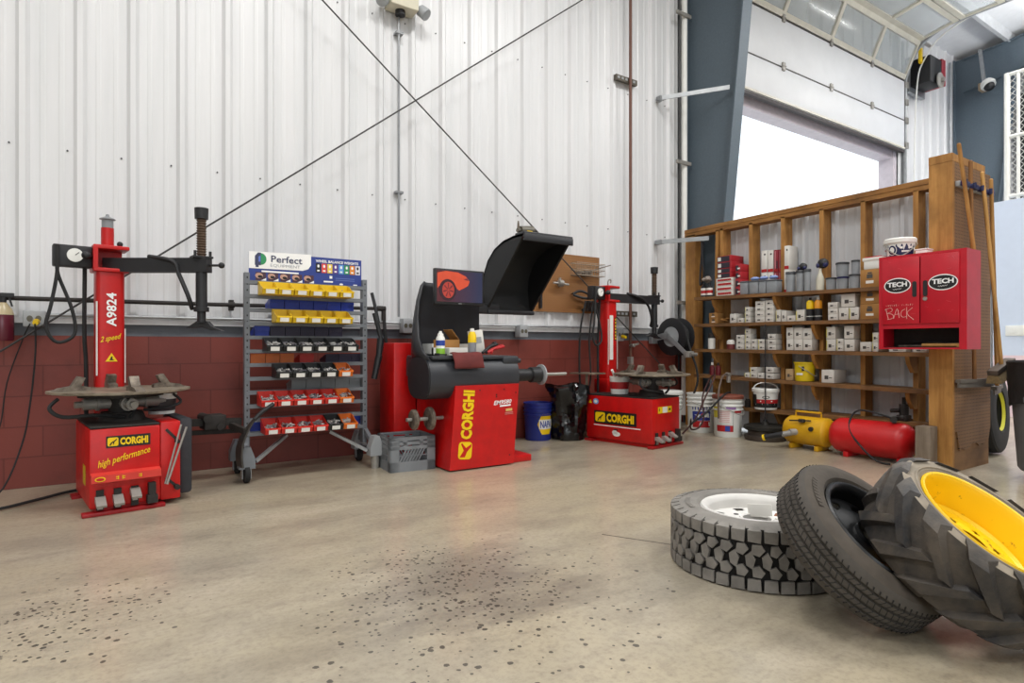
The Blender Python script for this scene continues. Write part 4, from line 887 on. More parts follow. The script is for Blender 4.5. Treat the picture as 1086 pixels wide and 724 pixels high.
MB().box(HX0 - BX, HX1 - BX, 3.96 - BY, 4.10 - BY, 1.835, 1.862, b=0.008).box(HX0 - BX, HX1 - BX, 3.955 - BY, 3.975 - BY, 1.785, 1.845, b=0.006).build('hood_lip', BLACKP, hood)
MB().box(HX0 - BX, HX1 - BX, 4.52 - BY, 4.60 - BY, 1.225, 1.262, b=0.008).build('hinge_bar', BLACKP, hood)
MB().box(2.50 - BX, 2.86 - BX, 4.53 - BY, 4.62 - BY, 1.225, 1.315, b=0.015).box(2.5 - BX, 2.6 - BX, 4.5 - BY, 4.6 - BY, 0.75, 1.28, b=0.015).cyl(W2(2.62, 4.575, 1.27), W2(2.62, 4.50, 1.27), 0.03, n=14).build('hood_arm', BLACKP, root)
MB().cyl(W2(2.14, 4.15, 0.39), W2(1.80, 4.15, 0.39), 0.014, n=10).build('cone_peg', STEEL, body)
for x, r, lab in ((1.84, 0.075, 'left one of two steel centering cones on the balancer side peg'), (1.97, 0.088, 'right one of two steel centering cones, nearest the red balancer body')):
    o = MB().lathe((0, 0, 0), (1, 0, 0), [(0, 0.02), (0.0, r * 0.85), (0.01, r), (0.03, r), (0.055, r * 0.45), (0.055, 0.02)], 26, cap0=False, cap1=False).lathe((0, 0, 0), (1, 0, 0), [(0, 0.0155), (0.055, 0.0155)], 20, cap0=False, cap1=False).build('centering_cone', DIRTY, None, (x, 4.15, 0.39))
    tag(o, lab, 'cone', 'centering cones')
# things on the balancer tray
TZ = 0.866
def can(name, label, x, y, z, prof, parts, cat='bottle'):
    r = thing(name, label, cat, (x, y, z))
    for nm, pf, m in parts: MB().lathe((0, 0, 0), (0, 0, 1), pf, 18).build(nm, m, r)
    return r
can('spray_can', 'white and green spray can on the balancer tray', 2.05, 4.09, TZ, 0, [('can_body', [(0, 0.033), (0.13, 0.034), (0.145, 0.028)], WHITE), ('green_band', [(0.012, 0.0345), (0.055, 0.0346)], mat('lime', '8fc63a', 0.4)), ('blue_panel', [(0.075, 0.0345), (0.115, 0.0346)], INKB), ('nozzle_cap', [(0.145, 0.024), (0.165, 0.022), (0.17, 0.012), (0.185, 0.01)], WHITE)])
can('spray_bottle', 'yellow topped grey bottle standing on the balancer tray', 2.33, 4.10, TZ, 0, [('bottle_base', [(0, 0.033), (0.10, 0.033)], mat('bottle_grey', '8b8d92', 0.35)), ('bottle_top', [(0.10, 0.034), (0.16, 0.032), (0.185, 0.02)], YEL), ('bottle_cap', [(0.185, 0.018), (0.21, 0.016)], WHITE)])
root = thing('parts_tray', 'white plastic tray holding an open carton on the balancer', 'tray', (2.20, 4.28, TZ + 0.001))
MB().box(-0.17, 0.17, -0.09, 0.09, 0, 0.01).box(-0.17, -0.16, -0.09, 0.09, 0, 0.09).box(0.16, 0.17, -0.09, 0.09, 0, 0.09).box(-0.17, 0.17, 0.08, 0.09, 0, 0.09).box(-0.17, 0.17, -0.09, -0.08, 0, 0.06).build('tray', WHITE, root)
root = thing('open_carton', 'open brown carton with a raised flap in the white tray', 'box', (2.20, 4.28, TZ + 0.013), R(15))
MB().box(-0.09, 0.09, -0.055, 0.055, 0, 0.005).box(-0.09, -0.086, -0.055, 0.055, 0, 0.11).box(0.086, 0.09, -0.055, 0.055, 0, 0.11).box(-0.09, 0.09, 0.051, 0.055, 0, 0.11).box(-0.09, 0.09, -0.055, -0.051, 0, 0.11).build('carton', KRAFT, root)
MB().bar((0.09, 0.0, 0.11), (0.01, 0.0, 0.19), 0.10, 0.004).build('flap', KRAFT, root)
root = thing('small_carton', 'white small carton lying between the two bottles', 'box', (2.19, 4.12, TZ)); MB().box(-0.075, 0.075, -0.05, 0.05, 0, 0.055, b=0.003).build('carton', CARD, root); MB().box(-0.076, 0.076, -0.051, 0.051, 0.045, 0.056).build('carton_lid', PAPER, root)
root = thing('leaning_carton', 'white carton leaning behind the yellow topped bottle', 'box', (2.44, 4.2, TZ + 0.01), R(-12)); MB(Matrix.Rotation(R(-8), 4, 'Y')).box(-0.055, 0.055, -0.03, 0.03, 0.005, 0.19, b=0.003).build('carton', CARD, root); MB(Matrix.Rotation(R(-8), 4, 'Y')).rect((0, -0.0305, 0.11), X3, Z3, 0.07, 0.05).build('print', LGREY, root)
mb = MB(); rnd = random.Random(8); n = 9; m_ = 6; vs = []
for j in range(m_):
    for i in range(n):
        a = i / (n - 1); b = j / (m_ - 1); x = 2.10 + a * 0.26 + rnd.uniform(-.01, .01); y, z = [(4.05, 0.876), (4.02, 0.88), (3.995, 0.872), (3.975, 0.83), (3.97, 0.795), (3.972, 0.765)][j]
        y += rnd.uniform(-.004, .002); z += rnd.uniform(-.003, .008)
        vs.append((x, y, z))
mb.add(vs, [(j * n + i, j * n + i + 1, (j + 1) * n + i + 1, (j + 1) * n + i) for j in range(m_ - 1) for i in range(n - 1)])
o = tag(mb.build('work_gloves', mat('glove_red', '6e2a28', 0.85, var=0.3), ang=180), 'dark red work gloves draped over the front of the balancer tray', 'gloves')
md = o.modifiers.new('solid', 'SOLIDIFY'); md.thickness = 0.012; md.offset = 1; md = o.modifiers.new('smooth', 'SUBSURF'); md.levels = 1; md.render_levels = 1
o = MB().bar((2.0, 4.035, 0.874), (2.07, 4.03, 0.874), 0.014, 0.012).bar((1.99, 4.05, 0.876), (2.0, 4.02, 0.876), 0.02, 0.018).build('wheel_weight_hammer', BLACK); tag(o, 'small black hammer lying at the left end of the balancer tray', 'hammer')
for i, (a, b, m, lab) in enumerate((((2.40, 4.06, 0.886), (2.56, 4.16, 0.955), BLACK, 'black pliers leaning at the right of the balancer tray'), ((2.44, 4.05, 0.886), (2.60, 4.12, 0.935), INKR, 'red handled pliers beside the black pliers on the balancer'))):
    a = Vector(a); b = Vector(b); d = (b - a); o = MB().tube([a, a + d * 0.5 + Vector((0.012, 0.0, 0.012)), b], 0.011, 8).tube([a + Vector((0.03, -0.01, 0)), a + d * 0.5 + Vector((-0.005, 0, 0)), b + Vector((0.02, -0.03, 0))], 0.011, 8).cyl(b, b + d * 0.25, 0.016, 0.006, n=8).build('pliers', m); tag(o, lab, 'pliers')
# impact tool on the hood
root = thing('impact_wrench', 'grey impact wrench resting on top of the raised hood', 'power tool', (2.92, 4.2, 1.868), R(10))
MB().cyl((-0.08, 0, 0.045), (0.06, 0, 0.06), 0.035, 0.04, n=14).cyl((-0.11, 0, 0.04), (-0.08, 0, 0.045), 0.018, n=10).build('motor_body', mat('tool_grey', '6a665c', 0.45, 0.4), root)
MB().bar((0.05, 0, 0.055), (0.15, 0, 0.018), 0.035, 0.035).build('grip', BLACK, root); MB().box(-0.03, 0.03, -0.04, -0.028, 0.02, 0.045).build('yellow_badge', YEL, root)
MB().cyl((-0.1, 0, 0.03), (-0.1, 0, 0.12), 0.014, 0.006, n=8).build('air_fitting', DIRTY, root)
# milk crate
root = thing('milk_crate', 'grey plastic milk crate on the floor in front of the balancer', 'crate', (1.70, 4.2, 0), R(-4))
mb = MB(); cw, cd, ch = 0.34, 0.31, 0.258; t_ = 0.008
def wall_grid(o, u, L):
    o = Vector(o); u = Vector(u); nn = u.cross(Z3)
    for z0, z1 in ((0, 0.075), (0.165, 0.19), (0.198, 0.222), (0.232, ch)): mb.prism([(0, z0), (L, z0), (L, z1), (0, z1)], o, u, Z3, nn * t_)
    mb.prism([(0, 0), (0.06, 0), (0.06, ch), (0, ch)], o, u, Z3, nn * t_); mb.prism([(L - 0.06, 0), (L, 0), (L, ch), (L - 0.06, ch)], o, u, Z3, nn * t_)
    mb.prism([(0, ch - 0.012), (L, ch - 0.012), (L, ch), (0, ch)], o - nn * 0.006, u, Z3, nn * 0.012)
    q = 0.06
    while q < L - 0.12:
        mb.prism([(q, 0.075), (q + 0.01, 0.075), (q + 0.062, 0.165), (q + 0.05, 0.165)], o, u, Z3, nn * t_); q += 0.024
    mb.prism([(0.05, 0.115), (L - 0.05, 0.115), (L - 0.05, 0.122), (0.05, 0.122)], o, u, Z3, nn * t_)
    mb.prism([(L / 2 - 0.08, 0.19), (L / 2 - 0.05, 0.19), (L / 2 - 0.05, 0.232), (L / 2 - 0.08, 0.232)], o, u, Z3, nn * t_); mb.prism([(L / 2 + 0.05, 0.19), (L / 2 + 0.08, 0.19), (L / 2 + 0.08, 0.232), (L / 2 + 0.05, 0.232)], o, u, Z3, nn * t_)
wall_grid((0, 0, 0), X3, cw); wall_grid((cw, 0, 0), Y3, cd); wall_grid((cw, cd, 0), -X3, cw); wall_grid((0, cd, 0), -Y3, cd)
mb.box(0.005, cw - 0.005, 0.005, cd - 0.005, 0.004, 0.014)
mb.build('crate_body', mat('crate_grey', '7d8185', 0.5, var=0.1), root)

# ------------------------------------------------------------ buckets, bag, reel
def pail(name, label, loc, h, r0, r1, m, lid=None, handle=True, rz=0, rings=True, hlift=None):
    t = thing(name, label, 'bucket', loc, rz)
    rz_at = lambda z: r0 + (r1 - r0) * z / h
    pf = [(0, r0 * 0.96), (0.012, r0)]
    if rings:
        for z in (0.66 * h, 0.76 * h, 0.86 * h): pf += [(z, rz_at(z)), (z + 0.004, rz_at(z) + 0.009), (z + 0.014, rz_at(z) + 0.009), (z + 0.018, rz_at(z))]
    pf += [(h - 0.014, r1), (h - 0.012, r1 + 0.008), (h, r1 + 0.008)]
    if not lid: pf += [(h, r1 - 0.006), (0.03, r0 - 0.008)]
    MB().lathe((0, 0, 0), (0, 0, 1), pf, 28).build('pail', m, t)
    if lid: MB().lathe((0, 0, h), (0, 0, 1), [(-0.02, r1 + 0.01), (0.008, r1 + 0.012), (0.016, r1 + 0.004), (0.012, r1 - 0.012)], 28).build('lid', lid, t)
    if handle:
        zz = 0.8 * h; mb = MB()
        if hlift: mb.tube([(-r1 - 0.005, 0, zz + 0.03), (-r1 * 0.8, -0.01, h + hlift * 0.6), (-r1 * 0.3, -0.02, h + hlift), (r1 * 0.3, -0.02, h + hlift), (r1 * 0.8, -0.01, h + hlift * 0.6), (r1 + 0.005, 0, zz + 0.03)], 0.005, 6)
        else: mb.tube([(-r1 - 0.012, 0, zz), (-r1 * 0.75, -r1 * 0.75, zz - 0.05), (0, -r1 - 0.02, zz - 0.10), (r1 * 0.75, -r1 * 0.75, zz - 0.05), (r1 + 0.012, 0, zz)], 0.004, 6)
        mb.build('bail_handle', WHITE if hlift else STEEL, t)
    return t
def wrap(parent, name, mats, items, r, face):
    """curved printed label on a round wall; items: (mat, a0, a1, z0, z1) degrees about face"""
    mb = MB()
    for j, (mi, a0, a1, z0, z1) in enumerate(items):
        n = 8; vs = []; rr = lambda z: (r(z) if callable(r) else r) + 0.0012 + 0.0006 * j
        for i in range(n + 1):
            a = R(face + a0 + (a1 - a0) * i / n)
            for z in (z0, z1): vs.append((rr(z) * math.cos(a), rr(z) * math.sin(a), z))
        mb.add(vs, [(2 * i, 2 * i + 2, 2 * i + 3, 2 * i + 1) for i in range(n)], mi)
    return mb.build(name, mats, parent, fix=False)
def wrap_text(parent, name, m, txt, r, face, z, arc, h, off=0.02):
    """lettering bent round the wall of a pail"""
    mb = MB(); mb.text(txt, (0, 0, 0), X3, Z3, 1, 1, 0, off, 0.0)
    out = []
    for x, y, zz in mb.v:
        a = R(face + x * arc); rr = r(z + zz * h) + 0.004; out.append((rr * math.cos(a), rr * math.sin(a), z + zz * h))
    mb.v = out
    return mb.build(name, m, parent, fix=False)
def wrap_poly(parent, name, mats, polys, r, face):
    mb = MB()
    for j, (mi, P) in enumerate(polys):
        rr = lambda z: (r(z) if callable(r) else r) + 0.004 + 0.0008 * j
        mb.add([(rr(z) * math.cos(R(face + x)), rr(z) * math.sin(R(face + x)), z) for x, z in P], [list(range(len(P)))], mi)
    return mb.build(name, mats, parent, fix=False)
def oval(cx, cz, rx, rz): return [(cx + rx * math.cos(q * math.pi / 10), cz + rz * math.sin(q * math.pi / 10)) for q in range(20)]
t = pail('bucket', 'dark blue bucket with a yellow label beside the black garbage bag', (3.565, 4.93, 0), 0.375, 0.128, 0.142, mat('bucket_blue', '1e2f86', 0.45), handle=False)
rr = lambda z: 0.128 + 0.014 * z / 0.375
fc = -106
mb = MB(); P = [(-34, 0.5), (-20, 0.98), (20, 0.98), (34, 0.5), (20, 0.02), (-20, 0.02)]
for sc, mi, lf in ((1.0, 0, 0.002),):
    vs = []; n = 12
    for i in range(n + 1):
        a = -40 + 80 * i / n; q = min(1.0, (40 - abs(a)) / 18.0); zc_ = 0.165; hh = 0.10 * q
        for z in (zc_ - hh, zc_ + hh): g = R(fc + 18 + a); vs.append(((rr(z) + lf) * math.cos(g), (rr(z) + lf) * math.sin(g), z))
    mb.add(vs, [(2 * i, 2 * i + 2, 2 * i + 3, 2 * i + 1) for i in range(n)], mi)
mb.build('label_hexagon', YEL, t, fix=False)
wrap(t, 'label_band', [WHITE], [(0, -33, 33, 0.118, 0.212)], lambda z: rr(z) + 0.002, fc + 18)
wrap_text(t, 'brand_print', INKB, 'NAPA', lambda z: rr(z), fc + 18, 0.165, 56, 0.07, 0.03)
# garbage bag over a can
def crumple(r, h, seed, n=40, m_=22, amp=0.03):
    rnd = random.Random(seed); ph = [(rnd.randint(2, 9), rnd.uniform(0, 6.28), rnd.uniform(-14, 14), rnd.uniform(.3, 1)) for _ in range(10)]
    vs = []; 
    for j in range(m_ + 1):
        q = j / m_; z = h * q
        prof = r * (0.86 + 0.10 * math.sin(q * 2.6) + 0.20 * max(0, q - 0.55) / 0.45); 
        for i in range(n):
            a = 2 * math.pi * i / n; d = sum(w * math.sin(k_ * a + p + s * q) for k_, p, s, w in ph) / 3.2 * amp * (0.7 + q)
            d += rnd.uniform(-.009, .009) * (1 if q > 0.05 else 0); vs.append(((prof + d) * math.cos(a), (prof + d) * math.sin(a), max(0.003, z + (rnd.uniform(-.012, .012) if 0 < j < m_ else 0.02 * math.sin(3 * a) * q))))
    for q, dr in ((0.985, 0.85), (0.9, 0.8)):
        for i in range(n): a = 2 * math.pi * i / n; vs.append((r * dr * math.cos(a), r * dr * math.sin(a), h * q))
    M_ = m_ + 3
    fs = [(j * n + i, j * n + (i + 1) % n, (j + 1) * n + (i + 1) % n, (j + 1) * n + i) for j in range(M_ - 1) for i in range(n)]
    fs += [list(range(n))[::-1], [(M_ - 1) * n + i for i in range(n)]]
    return MB().add(vs, fs)
tag(crumple(0.172, 0.545, 4).build('garbage_bag', mat('bag_black', '0e0e10', 0.18), None, (3.835, 4.775, 0), ang=22), 'shiny black garbage bag bulging over a can by the brick wall', 'garbage bag')
# hose reel
root = thing('hose_reel', 'black hose reel on a steel arm near the wall corner', 'hose reel', (5.42, 4.78, 1.05))
mb = MB()
for x in (-0.07, 0.07): mb.lathe((x - 0.006, 0, 0), (1, 0, 0), [(0, 0.06), (0, 0.205), (0.006, 0.218), (0.012, 0.218), (0.012, 0.06)], 36, cap0=False, cap1=False)
mb.build('reel_flanges', BLACK, root)
MB().lathe((-0.078, 0, 0), (1, 0, 0), [(0, 0.0), (0, 0.115), (0.016, 0.115), (0.016, 0.05), (0.14, 0.05), (0.14, 0.115), (0.156, 0.115), (0.156, 0)], 28, cap0=False, cap1=False).build('hub', LGREY, root)
mb = MB()
for i in range(6): mb.tube([((-0.05 + i * 0.02), (0.15) * math.cos(q * 2 * math.pi / 20), (0.15) * math.sin(q * 2 * math.pi / 20)) for q in range(20)], 0.013, 6, k=1, closed=True)
mb.build('wound_hose', RUB, root)
MB().bar((-0.115, 0.25, -0.02), (-0.115, 0.0, 0.02), 0.008, 0.07).bar((-0.115, 0.02, 0.02), (-0.115, -0.26, -0.20), 0.008, 0.05).box(-0.13, 0.1, 0.24, 0.29, -0.08, 0.08).cyl((-0.12, 0, 0), (0.1, 0, 0), 0.018, n=10).build('support_arm', ZINC, root)
MB().box(-0.13, -0.03, -0.30, -0.235, -0.235, -0.165, b=0.006).cyl((-0.02, -0.32, -0.2), (-0.12, -0.32, -0.2), 0.02, n=10).build('hose_guide', STEEL, root)
MB().tube([(0.0, -0.15, 0.05), (-0.05, -0.25, -0.12), (-0.07, -0.3, -0.21), (-0.06, -0.35, -0.34), (-0.05, -0.36, -0.5), (-0.09, -0.33, -0.66)], 0.012, 8).build('loose_hose', RUB, root)
# white buckets
DRYW = mat('pail_white', 'e4e4df', 0.45, var=0.06)
r5 = lambda z: 0.134 + 0.014 * z / 0.41
t = pail('bucket', 'white bucket with blue and red star label, left of the rusty lidded one', (5.40, 4.40, 0), 0.425, 0.134, 0.148, DRYW)
it = [(0, -42, 42, 0.06, 0.30), (1, -40, 40, 0.135, 0.235), (2, -40, 40, 0.06, 0.132)]
it += [(1, -40 + 12 * i, -35 + 12 * i, 0.25, 0.295) for i in range(7)]
wrap(t, 'label', [WHITE, mat('label_blue', '2b3a8f', 0.5), INKR], it, r5, 222)
st = []
for q in range(10): rr_ = (1.0 if q % 2 == 0 else 0.42); st.append((-16 + 14 * rr_ * math.sin(q * math.pi / 5), 0.188 + 0.034 * rr_ * math.cos(q * math.pi / 5)))
wrap_poly(t, 'star_print', [WHITE, INKR], [(0, st), (1, [(-6, 0.165), (0, 0.215), (5, 0.215), (2, 0.165)]), (0, [(4, 0.165), (8, 0.22), (30, 0.215), (34, 0.165), (20, 0.175)]), (0, [(-10, 0.075), (-6, 0.118), (36, 0.118), (38, 0.075)])], r5, 222)
t2 = pail('bucket', 'white bucket with a rusty red lid and coiled hoses on top', (5.36, 4.02, 0), 0.415, 0.134, 0.148, DRYW, lid=mat('lid_rust', '8a4a38', 0.6, var=0.3))
it = [(0, -75, -45, 0.20, 0.34), (1, -50, 22, 0.06, 0.125), (2, -12, 8, 0.065, 0.12), (3, -42, 12, 0.15, 0.29), (1, 25, 62, 0.255, 0.285), (4, 20, 21, 0.07, 0.25), (4, 55, 56, 0.07, 0.25)]
it += [(5, -36, 6, 0.16 + 0.018 * i, 0.166 + 0.018 * i) for i in range(7)] + [(6, -8, 30, 0.29, 0.315)]
wrap(t2, 'label', [mat('label_yellow', 'd8c63a', 0.5), INKR, INKB, mat('label_cream', 'eee6e2', 0.5, var=0), INK, mat('label_pinkline', 'cf9a9a', 0.5, var=0), mat('label_violet', '8a6a9a', 0.5, var=0)], it, r5, 218)
t3 = pail('bucket', 'white lidded bucket mostly hidden behind the far tire changer', (5.17, 4.66, 0), 0.43, 0.134, 0.148, DRYW, lid=WHITE)
root = thing('hose_coil', 'dark air hoses looping over the rusty lidded bucket', 'hose', (5.3, 4.1, 0))
MB().tube([(-0.55, 0.0, 0.06), (-0.42, -0.05, 0.2), (-0.3, -0.08, 0.42), (-0.1, -0.04, 0.62), (-0.06, 0.05, 0.6), (-0.12, 0.10, 0.4), (-0.16, 0.05, 0.2), (-0.2, 0.08, 0.09), (-0.3, 0.1, 0.08), (-0.42, 0.0, 0.2)], 0.009, 8).build('rubber_hose', mat('hose_brown', '4a2c28', 0.6), root)
MB().tube([(-0.5, -0.06, 0.16), (-0.3, -0.1, 0.27), (-0.12, -0.14, 0.42), (0.02, -0.1, 0.452), (0.1, -0.08, 0.452)], 0.010, 8).build('rubber_hose', RUB, root)
MB().tube([(-0.14, -0.12, 0.2), (-0.13, -0.11, 0.45), (0.0, -0.05, 0.60), (0.12, 0.0, 0.64), (0.2, 0.03, 0.64)], 0.010, 8).build('rubber_hose', mat('hose_grey', '6a5a50', 0.6), root)
MB().cyl((0.19, 0.03, 0.64), (0.27, 0.05, 0.63), 0.02, n=10).cyl((0.22, 0.03, 0.55), (0.22, 0.03, 0.62), 0.022, n=10).build('air_chuck', STEEL, root)
# weighted stand with a rod
root = thing('weighted_stand', 'stack of dark round discs with a thin upright rod', 'stand', (5.46, 3.65, 0))
mb = MB(); mb.lathe((0, 0, 0), (0, 0, 1), [(0, 0.19), (0.02, 0.2), (0.045, 0.2), (0.055, 0.165), (0.09, 0.165), (0.10, 0.19)], 32); mb.build('lower_disc', mat('disc_brownish', '4d443d', 0.6, 0.2, var=0.3), root)
MB().lathe((0, 0, 0.10), (0, 0, 1), [(0, 0.19), (0.012, 0.205), (0.04, 0.205), (0.05, 0.18), (0.042, 0.16), (0.045, 0.04), (0.08, 0.03)], 32).build('upper_disc', mat('disc_black', '26241f', 0.6, 0.2, var=0.3), root)
MB().cyl((0, 0, 0.15), (0.0, 0.0, 1.16), 0.006, n=8).cyl((0, 0, 0.17), (0, 0, 0.2), 0.02, n=8).build('rod', BLACK, root)

# ------------------------------------------------------------ storage wall: studs, planks, sheet backing
root = thing('storage_shelves', 'open lumber stud shelving against grey ribbed sheet', 'shelving', (5.72, 0, 0))
mb = MB(); mb.prism([(4.90, 2.245), (2.20, 2.265), (2.20, 2.305), (4.90, 2.285)], (0, 0, 0), Y3, Z3, (0.14, 0, 0)); mb.prism([(4.90, 2.288), (2.20, 2.308), (2.20, 2.352), (4.90, 2.332)], (-0.004, 0, 0), Y3, Z3, (0.145, 0, 0))
mb.build('top_plate', LUMY, root)
STUDS = [4.375, 4.001, 3.627, 3.222, 2.834, 2.398]
for y in STUDS: MB().box(0, 0.14, y - 0.02, y + 0.02, 0, 2.27).build('stud', LUM, root)
MB().box(0.0, 0.14, 4.745, 4.885, 0, 2.26).build('corner_post', LUM, root)
mb = MB(); mb.prism([(4.478, 0.0), (4.50, 0.0), (4.452, 2.26), (4.412, 2.26)], (0, 0, 0), Y3, Z3, (0.09, 0, 0)); mb.build('leaning_stud', LUM, root)
mb = MB(); cladding(mb, 2.20, 4.39, 0.02, 2.27, lambda s, d: (0.178 - d, s), h=0.03, phase=2.26, back=0.006); mb.build('backing_sheet', mat('sheet_grey', 'd3d6da', 0.42, var=0.08, scale=3), root, ang=12)
SHELF = {'A': [(4.62, 1.502), (2.28, 1.45)], 'B': [(4.62, 1.196), (2.28, 1.173)], 'C': [(4.62, 0.911), (2.20, 0.884)], 'D': [(4.62, 0.621), (2.20, 0.575)], 'E': [(4.10, 0.29), (2.20, 0.301)]}
def sz(kk, y):
    (a, za), (b, zb_) = SHELF[kk]
    return za + (zb_ - za) * (y - a) / (b - a)
PLANK = wood('plank_worn', '95693a', '65462a', 'Y')
for kk, ((a, za), (b, zb_)) in SHELF.items():
    mb = MB(); mb.prism([(a, za), (b, zb_), (b, zb_ - 0.034), (a, za - 0.034)], (-0.17, 0, 0), Y3, Z3, (0.17, 0, 0)); mb.build('shelf_plank', PLANK, root)
    # small filler boards between the studs behind the plank
    mb = MB(); ys = [4.355, 4.021, 3.981, 3.647, 3.607, 3.242, 3.202, 2.854, 2.814, 2.418]
    for i in range(0, 10, 2):
        y1, y0 = ys[i] - 0.004, ys[i + 1] + 0.004
        if y1 <= a: mb.prism([(y1, sz(kk, y1)), (y0, sz(kk, y0)), (y0, sz(kk, y0) - 0.03), (y1, sz(kk, y1) - 0.03)], (0.001, 0, 0), Y3, Z3, (0.14, 0, 0))
    if mb.v: mb.build('filler_board', PLANK, root)
    for y in {'A': (4.375, 3.627), 'B': (4.375, 3.222), 'C': (4.375, 3.627, 3.222, 2.398), 'D': (4.375, 3.222, 2.398), 'E': (3.627, 3.222, 2.834)}[kk]:
        z = sz(kk, y) - 0.036
        if kk == 'E': P = [(-0.13, z), (0.0, z), (0.0, z - 0.12), (-0.05, z - 0.12)]
        else: P = [(-0.155, z), (0.0, z), (0.0, z - 0.14), (-0.06, z - 0.14), (-0.135, z - 0.06)]
        MB().prism(P, (0, y - 0.017, 0), X3, Z3, (0, 0.034, 0)).build('shelf_bracket', LUM, root)

# goods on the shelves
LEVEL = {'A': 'top shelf', 'B': 'second shelf', 'C': 'third shelf', 'D': 'fourth shelf', 'E': 'lowest shelf'}
SX = 5.60
LBL = mat('carton_print', '4a4744', 0.6, var=0.0); LBY = mat('carton_yellow', 'd9cf5a', 0.6, var=0.0)
rnd = random.Random(21)
PR = {}
def depth_for(y0, y1):
    return 0.113 if any(y0 - 0.024 < s < y1 + 0.024 for s in STUDS + [4.46]) else 0.22
def carton(w, d, h, kind):
    key = (round(w, 2), round(d, 2), round(h, 2), kind)
    if key in PR:
        return copy_tree(PR[key])
    m, pr = {'w': (CARD, 'w'), 'br': (KRAFT, 'k'), 'cb': (KRAFT, 'k'), 'tan': (mat('tan_carton', 'b89a72', 0.7), 'w'), 'wr': (CARD, 'r'), 'rb': (mat('carton_crimson', 'a8212b', 0.5), 'b'), 'rk': (mat('carton_crimson', 'a8212b', 0.5), 'm'),
             'tw': (CARD, 't'), 'tr': (mat('carton_maroon', '8e2330', 0.5), 't2')}[kind]
    o = MB().box(0, d, -w / 2, w / 2, 0, h, b=0.0025).build('carton', m)
    u = Vector((0, -1, 0)); f = lambda y, z: (-0.0005, y, z); mb = MB()
    if pr == 'w':
        mb.rect(f(0.1 * w, h * 0.42), u, Z3, w * 0.3, h * 0.28, 0); mb.rect(f(-0.22 * w, h * 0.4), u, Z3, w * 0.25, h * 0.06, 0)
        if (len(PR) % 3) == 0: mb.rect(f(0.44 * w, h * 0.5), u, Z3, w * 0.08, h * 0.8, 1)
    elif pr == 'k': mb.rect(f(0, h * 0.62), u, Z3, w * 0.3, h * 0.22, 0); mb.rect(f(0, h * 0.3), u, Z3, w * 0.4, h * 0.16, 2); mb.rect(f(0, h * 0.8), u, Z3, w * 0.22, h * 0.08, 0)
    elif pr == 'r': mb.rect(f(0.0, h * 0.5), u, Z3, w * 0.8, h * 0.5, 3); mb.rect(f(0, h * 0.3), u, Z3, w * 0.78, h * 0.06, 2)
    elif pr == 'b': mb.rect(f(0.05 * w, h * 0.5), u, Z3, w * 0.86, h * 0.84, 4); mb.rect((-0.0018, 0.33 * w, h * 0.5), u, Z3, w * 0.22, h * 0.6, 2)
    elif pr == 'm': mb.rect(f(0.2 * w, h * 0.45), u, Z3, w * 0.5, h * 0.7, 4); mb.rect((-0.0018, -0.1 * w, h * 0.4), u, Z3, w * 0.45, h * 0.2, 2)
    elif pr == 't': mb.rect(f(0, h * 0.08), u, Z3, w * 0.98, h * 0.14, 3); mb.rect(f(-0.1 * w, h * 0.82), u, Z3, w * 0.3, h * 0.08, 0)
    elif pr == 't2': mb.rect(f(0.15 * w, h * 0.5), u, Z3, w * 0.2, h * 0.9, 5); mb.rect(f(-0.25 * w, h * 0.3), u, Z3, w * 0.25, h * 0.4, 4); mb.rect(f(0, h * 0.08), u, Z3, w * 0.98, h * 0.13, 3)
    mb.build('carton_label', [LBL, LBY, PAPER, INKR, mat('carton_navy', '2a2330', 0.5, var=0), mat('carton_rose', 'c98a90', 0.5, var=0)], o)
    PR[key] = o
    return o
NAME = {'w': 'white parts carton', 'br': 'brown carton', 'cb': 'large brown carton', 'tan': 'tan carton', 'wr': 'white carton with red print', 'rb': 'red and black carton', 'rk': 'red, black and white carton', 'tw': 'tall white and red carton', 'tr': 'tall dark red carton'}
def bay(y):
    i = sum(1 for s in STUDS if s > y)
    return ['left of the first stud', 'after the first stud', 'after the second stud', 'after the third stud', 'after the fourth stud', 'after the fifth stud', 'after the last stud'][i]
count = {}
def stack(kk, kind, y0, y1, hs, x=SX, z0=None):
    w = y1 - y0 - 0.006; yc = (y0 + y1) / 2; z = (sz(kk, yc) if z0 is None else z0); d = min(depth_for(y0, y1) - 0.003, 5.858 - x)
    ck = (kk, kind); count[ck] = count.get(ck, 0) + 1; n = count[ck]; N = len(hs)
    for i, h in enumerate(hs):
        o = carton(w, d, h, kind)
        o.location = (x + (rnd.uniform(-0.004, 0.002) if i else 0), yc + (rnd.uniform(-0.002, 0.002) if i else 0), z + 0.002)
        pos = '' if N == 1 else (', bottom one' if i == 0 else (', top one' if i == N - 1 else ', %s up' % ORD[i]))
        tag(o, '%s, %s pile on %s%s' % (NAME[kind], ORD[n - 1], LEVEL[kk], pos), 'box', 'cartons on the ' + LEVEL[kk])
        z += h + 0.001
    return z
def bottle(name, label, y, kk, prof, m, extras=(), x=SX + 0.05, z=None, cat='bottle', grp=None):
    t = thing(name, label, cat, (x, y, (sz(kk, y) if z is None else z) + 0.0015), 0, grp)
    MB().lathe((0, 0, 0), (0, 0, 1), prof, 20).build('container', m, t)
    for nm, pf, mm in extras: MB().lathe((0, 0, 0), (0, 0, 1), pf, 20).build(nm, mm, t)
    return t
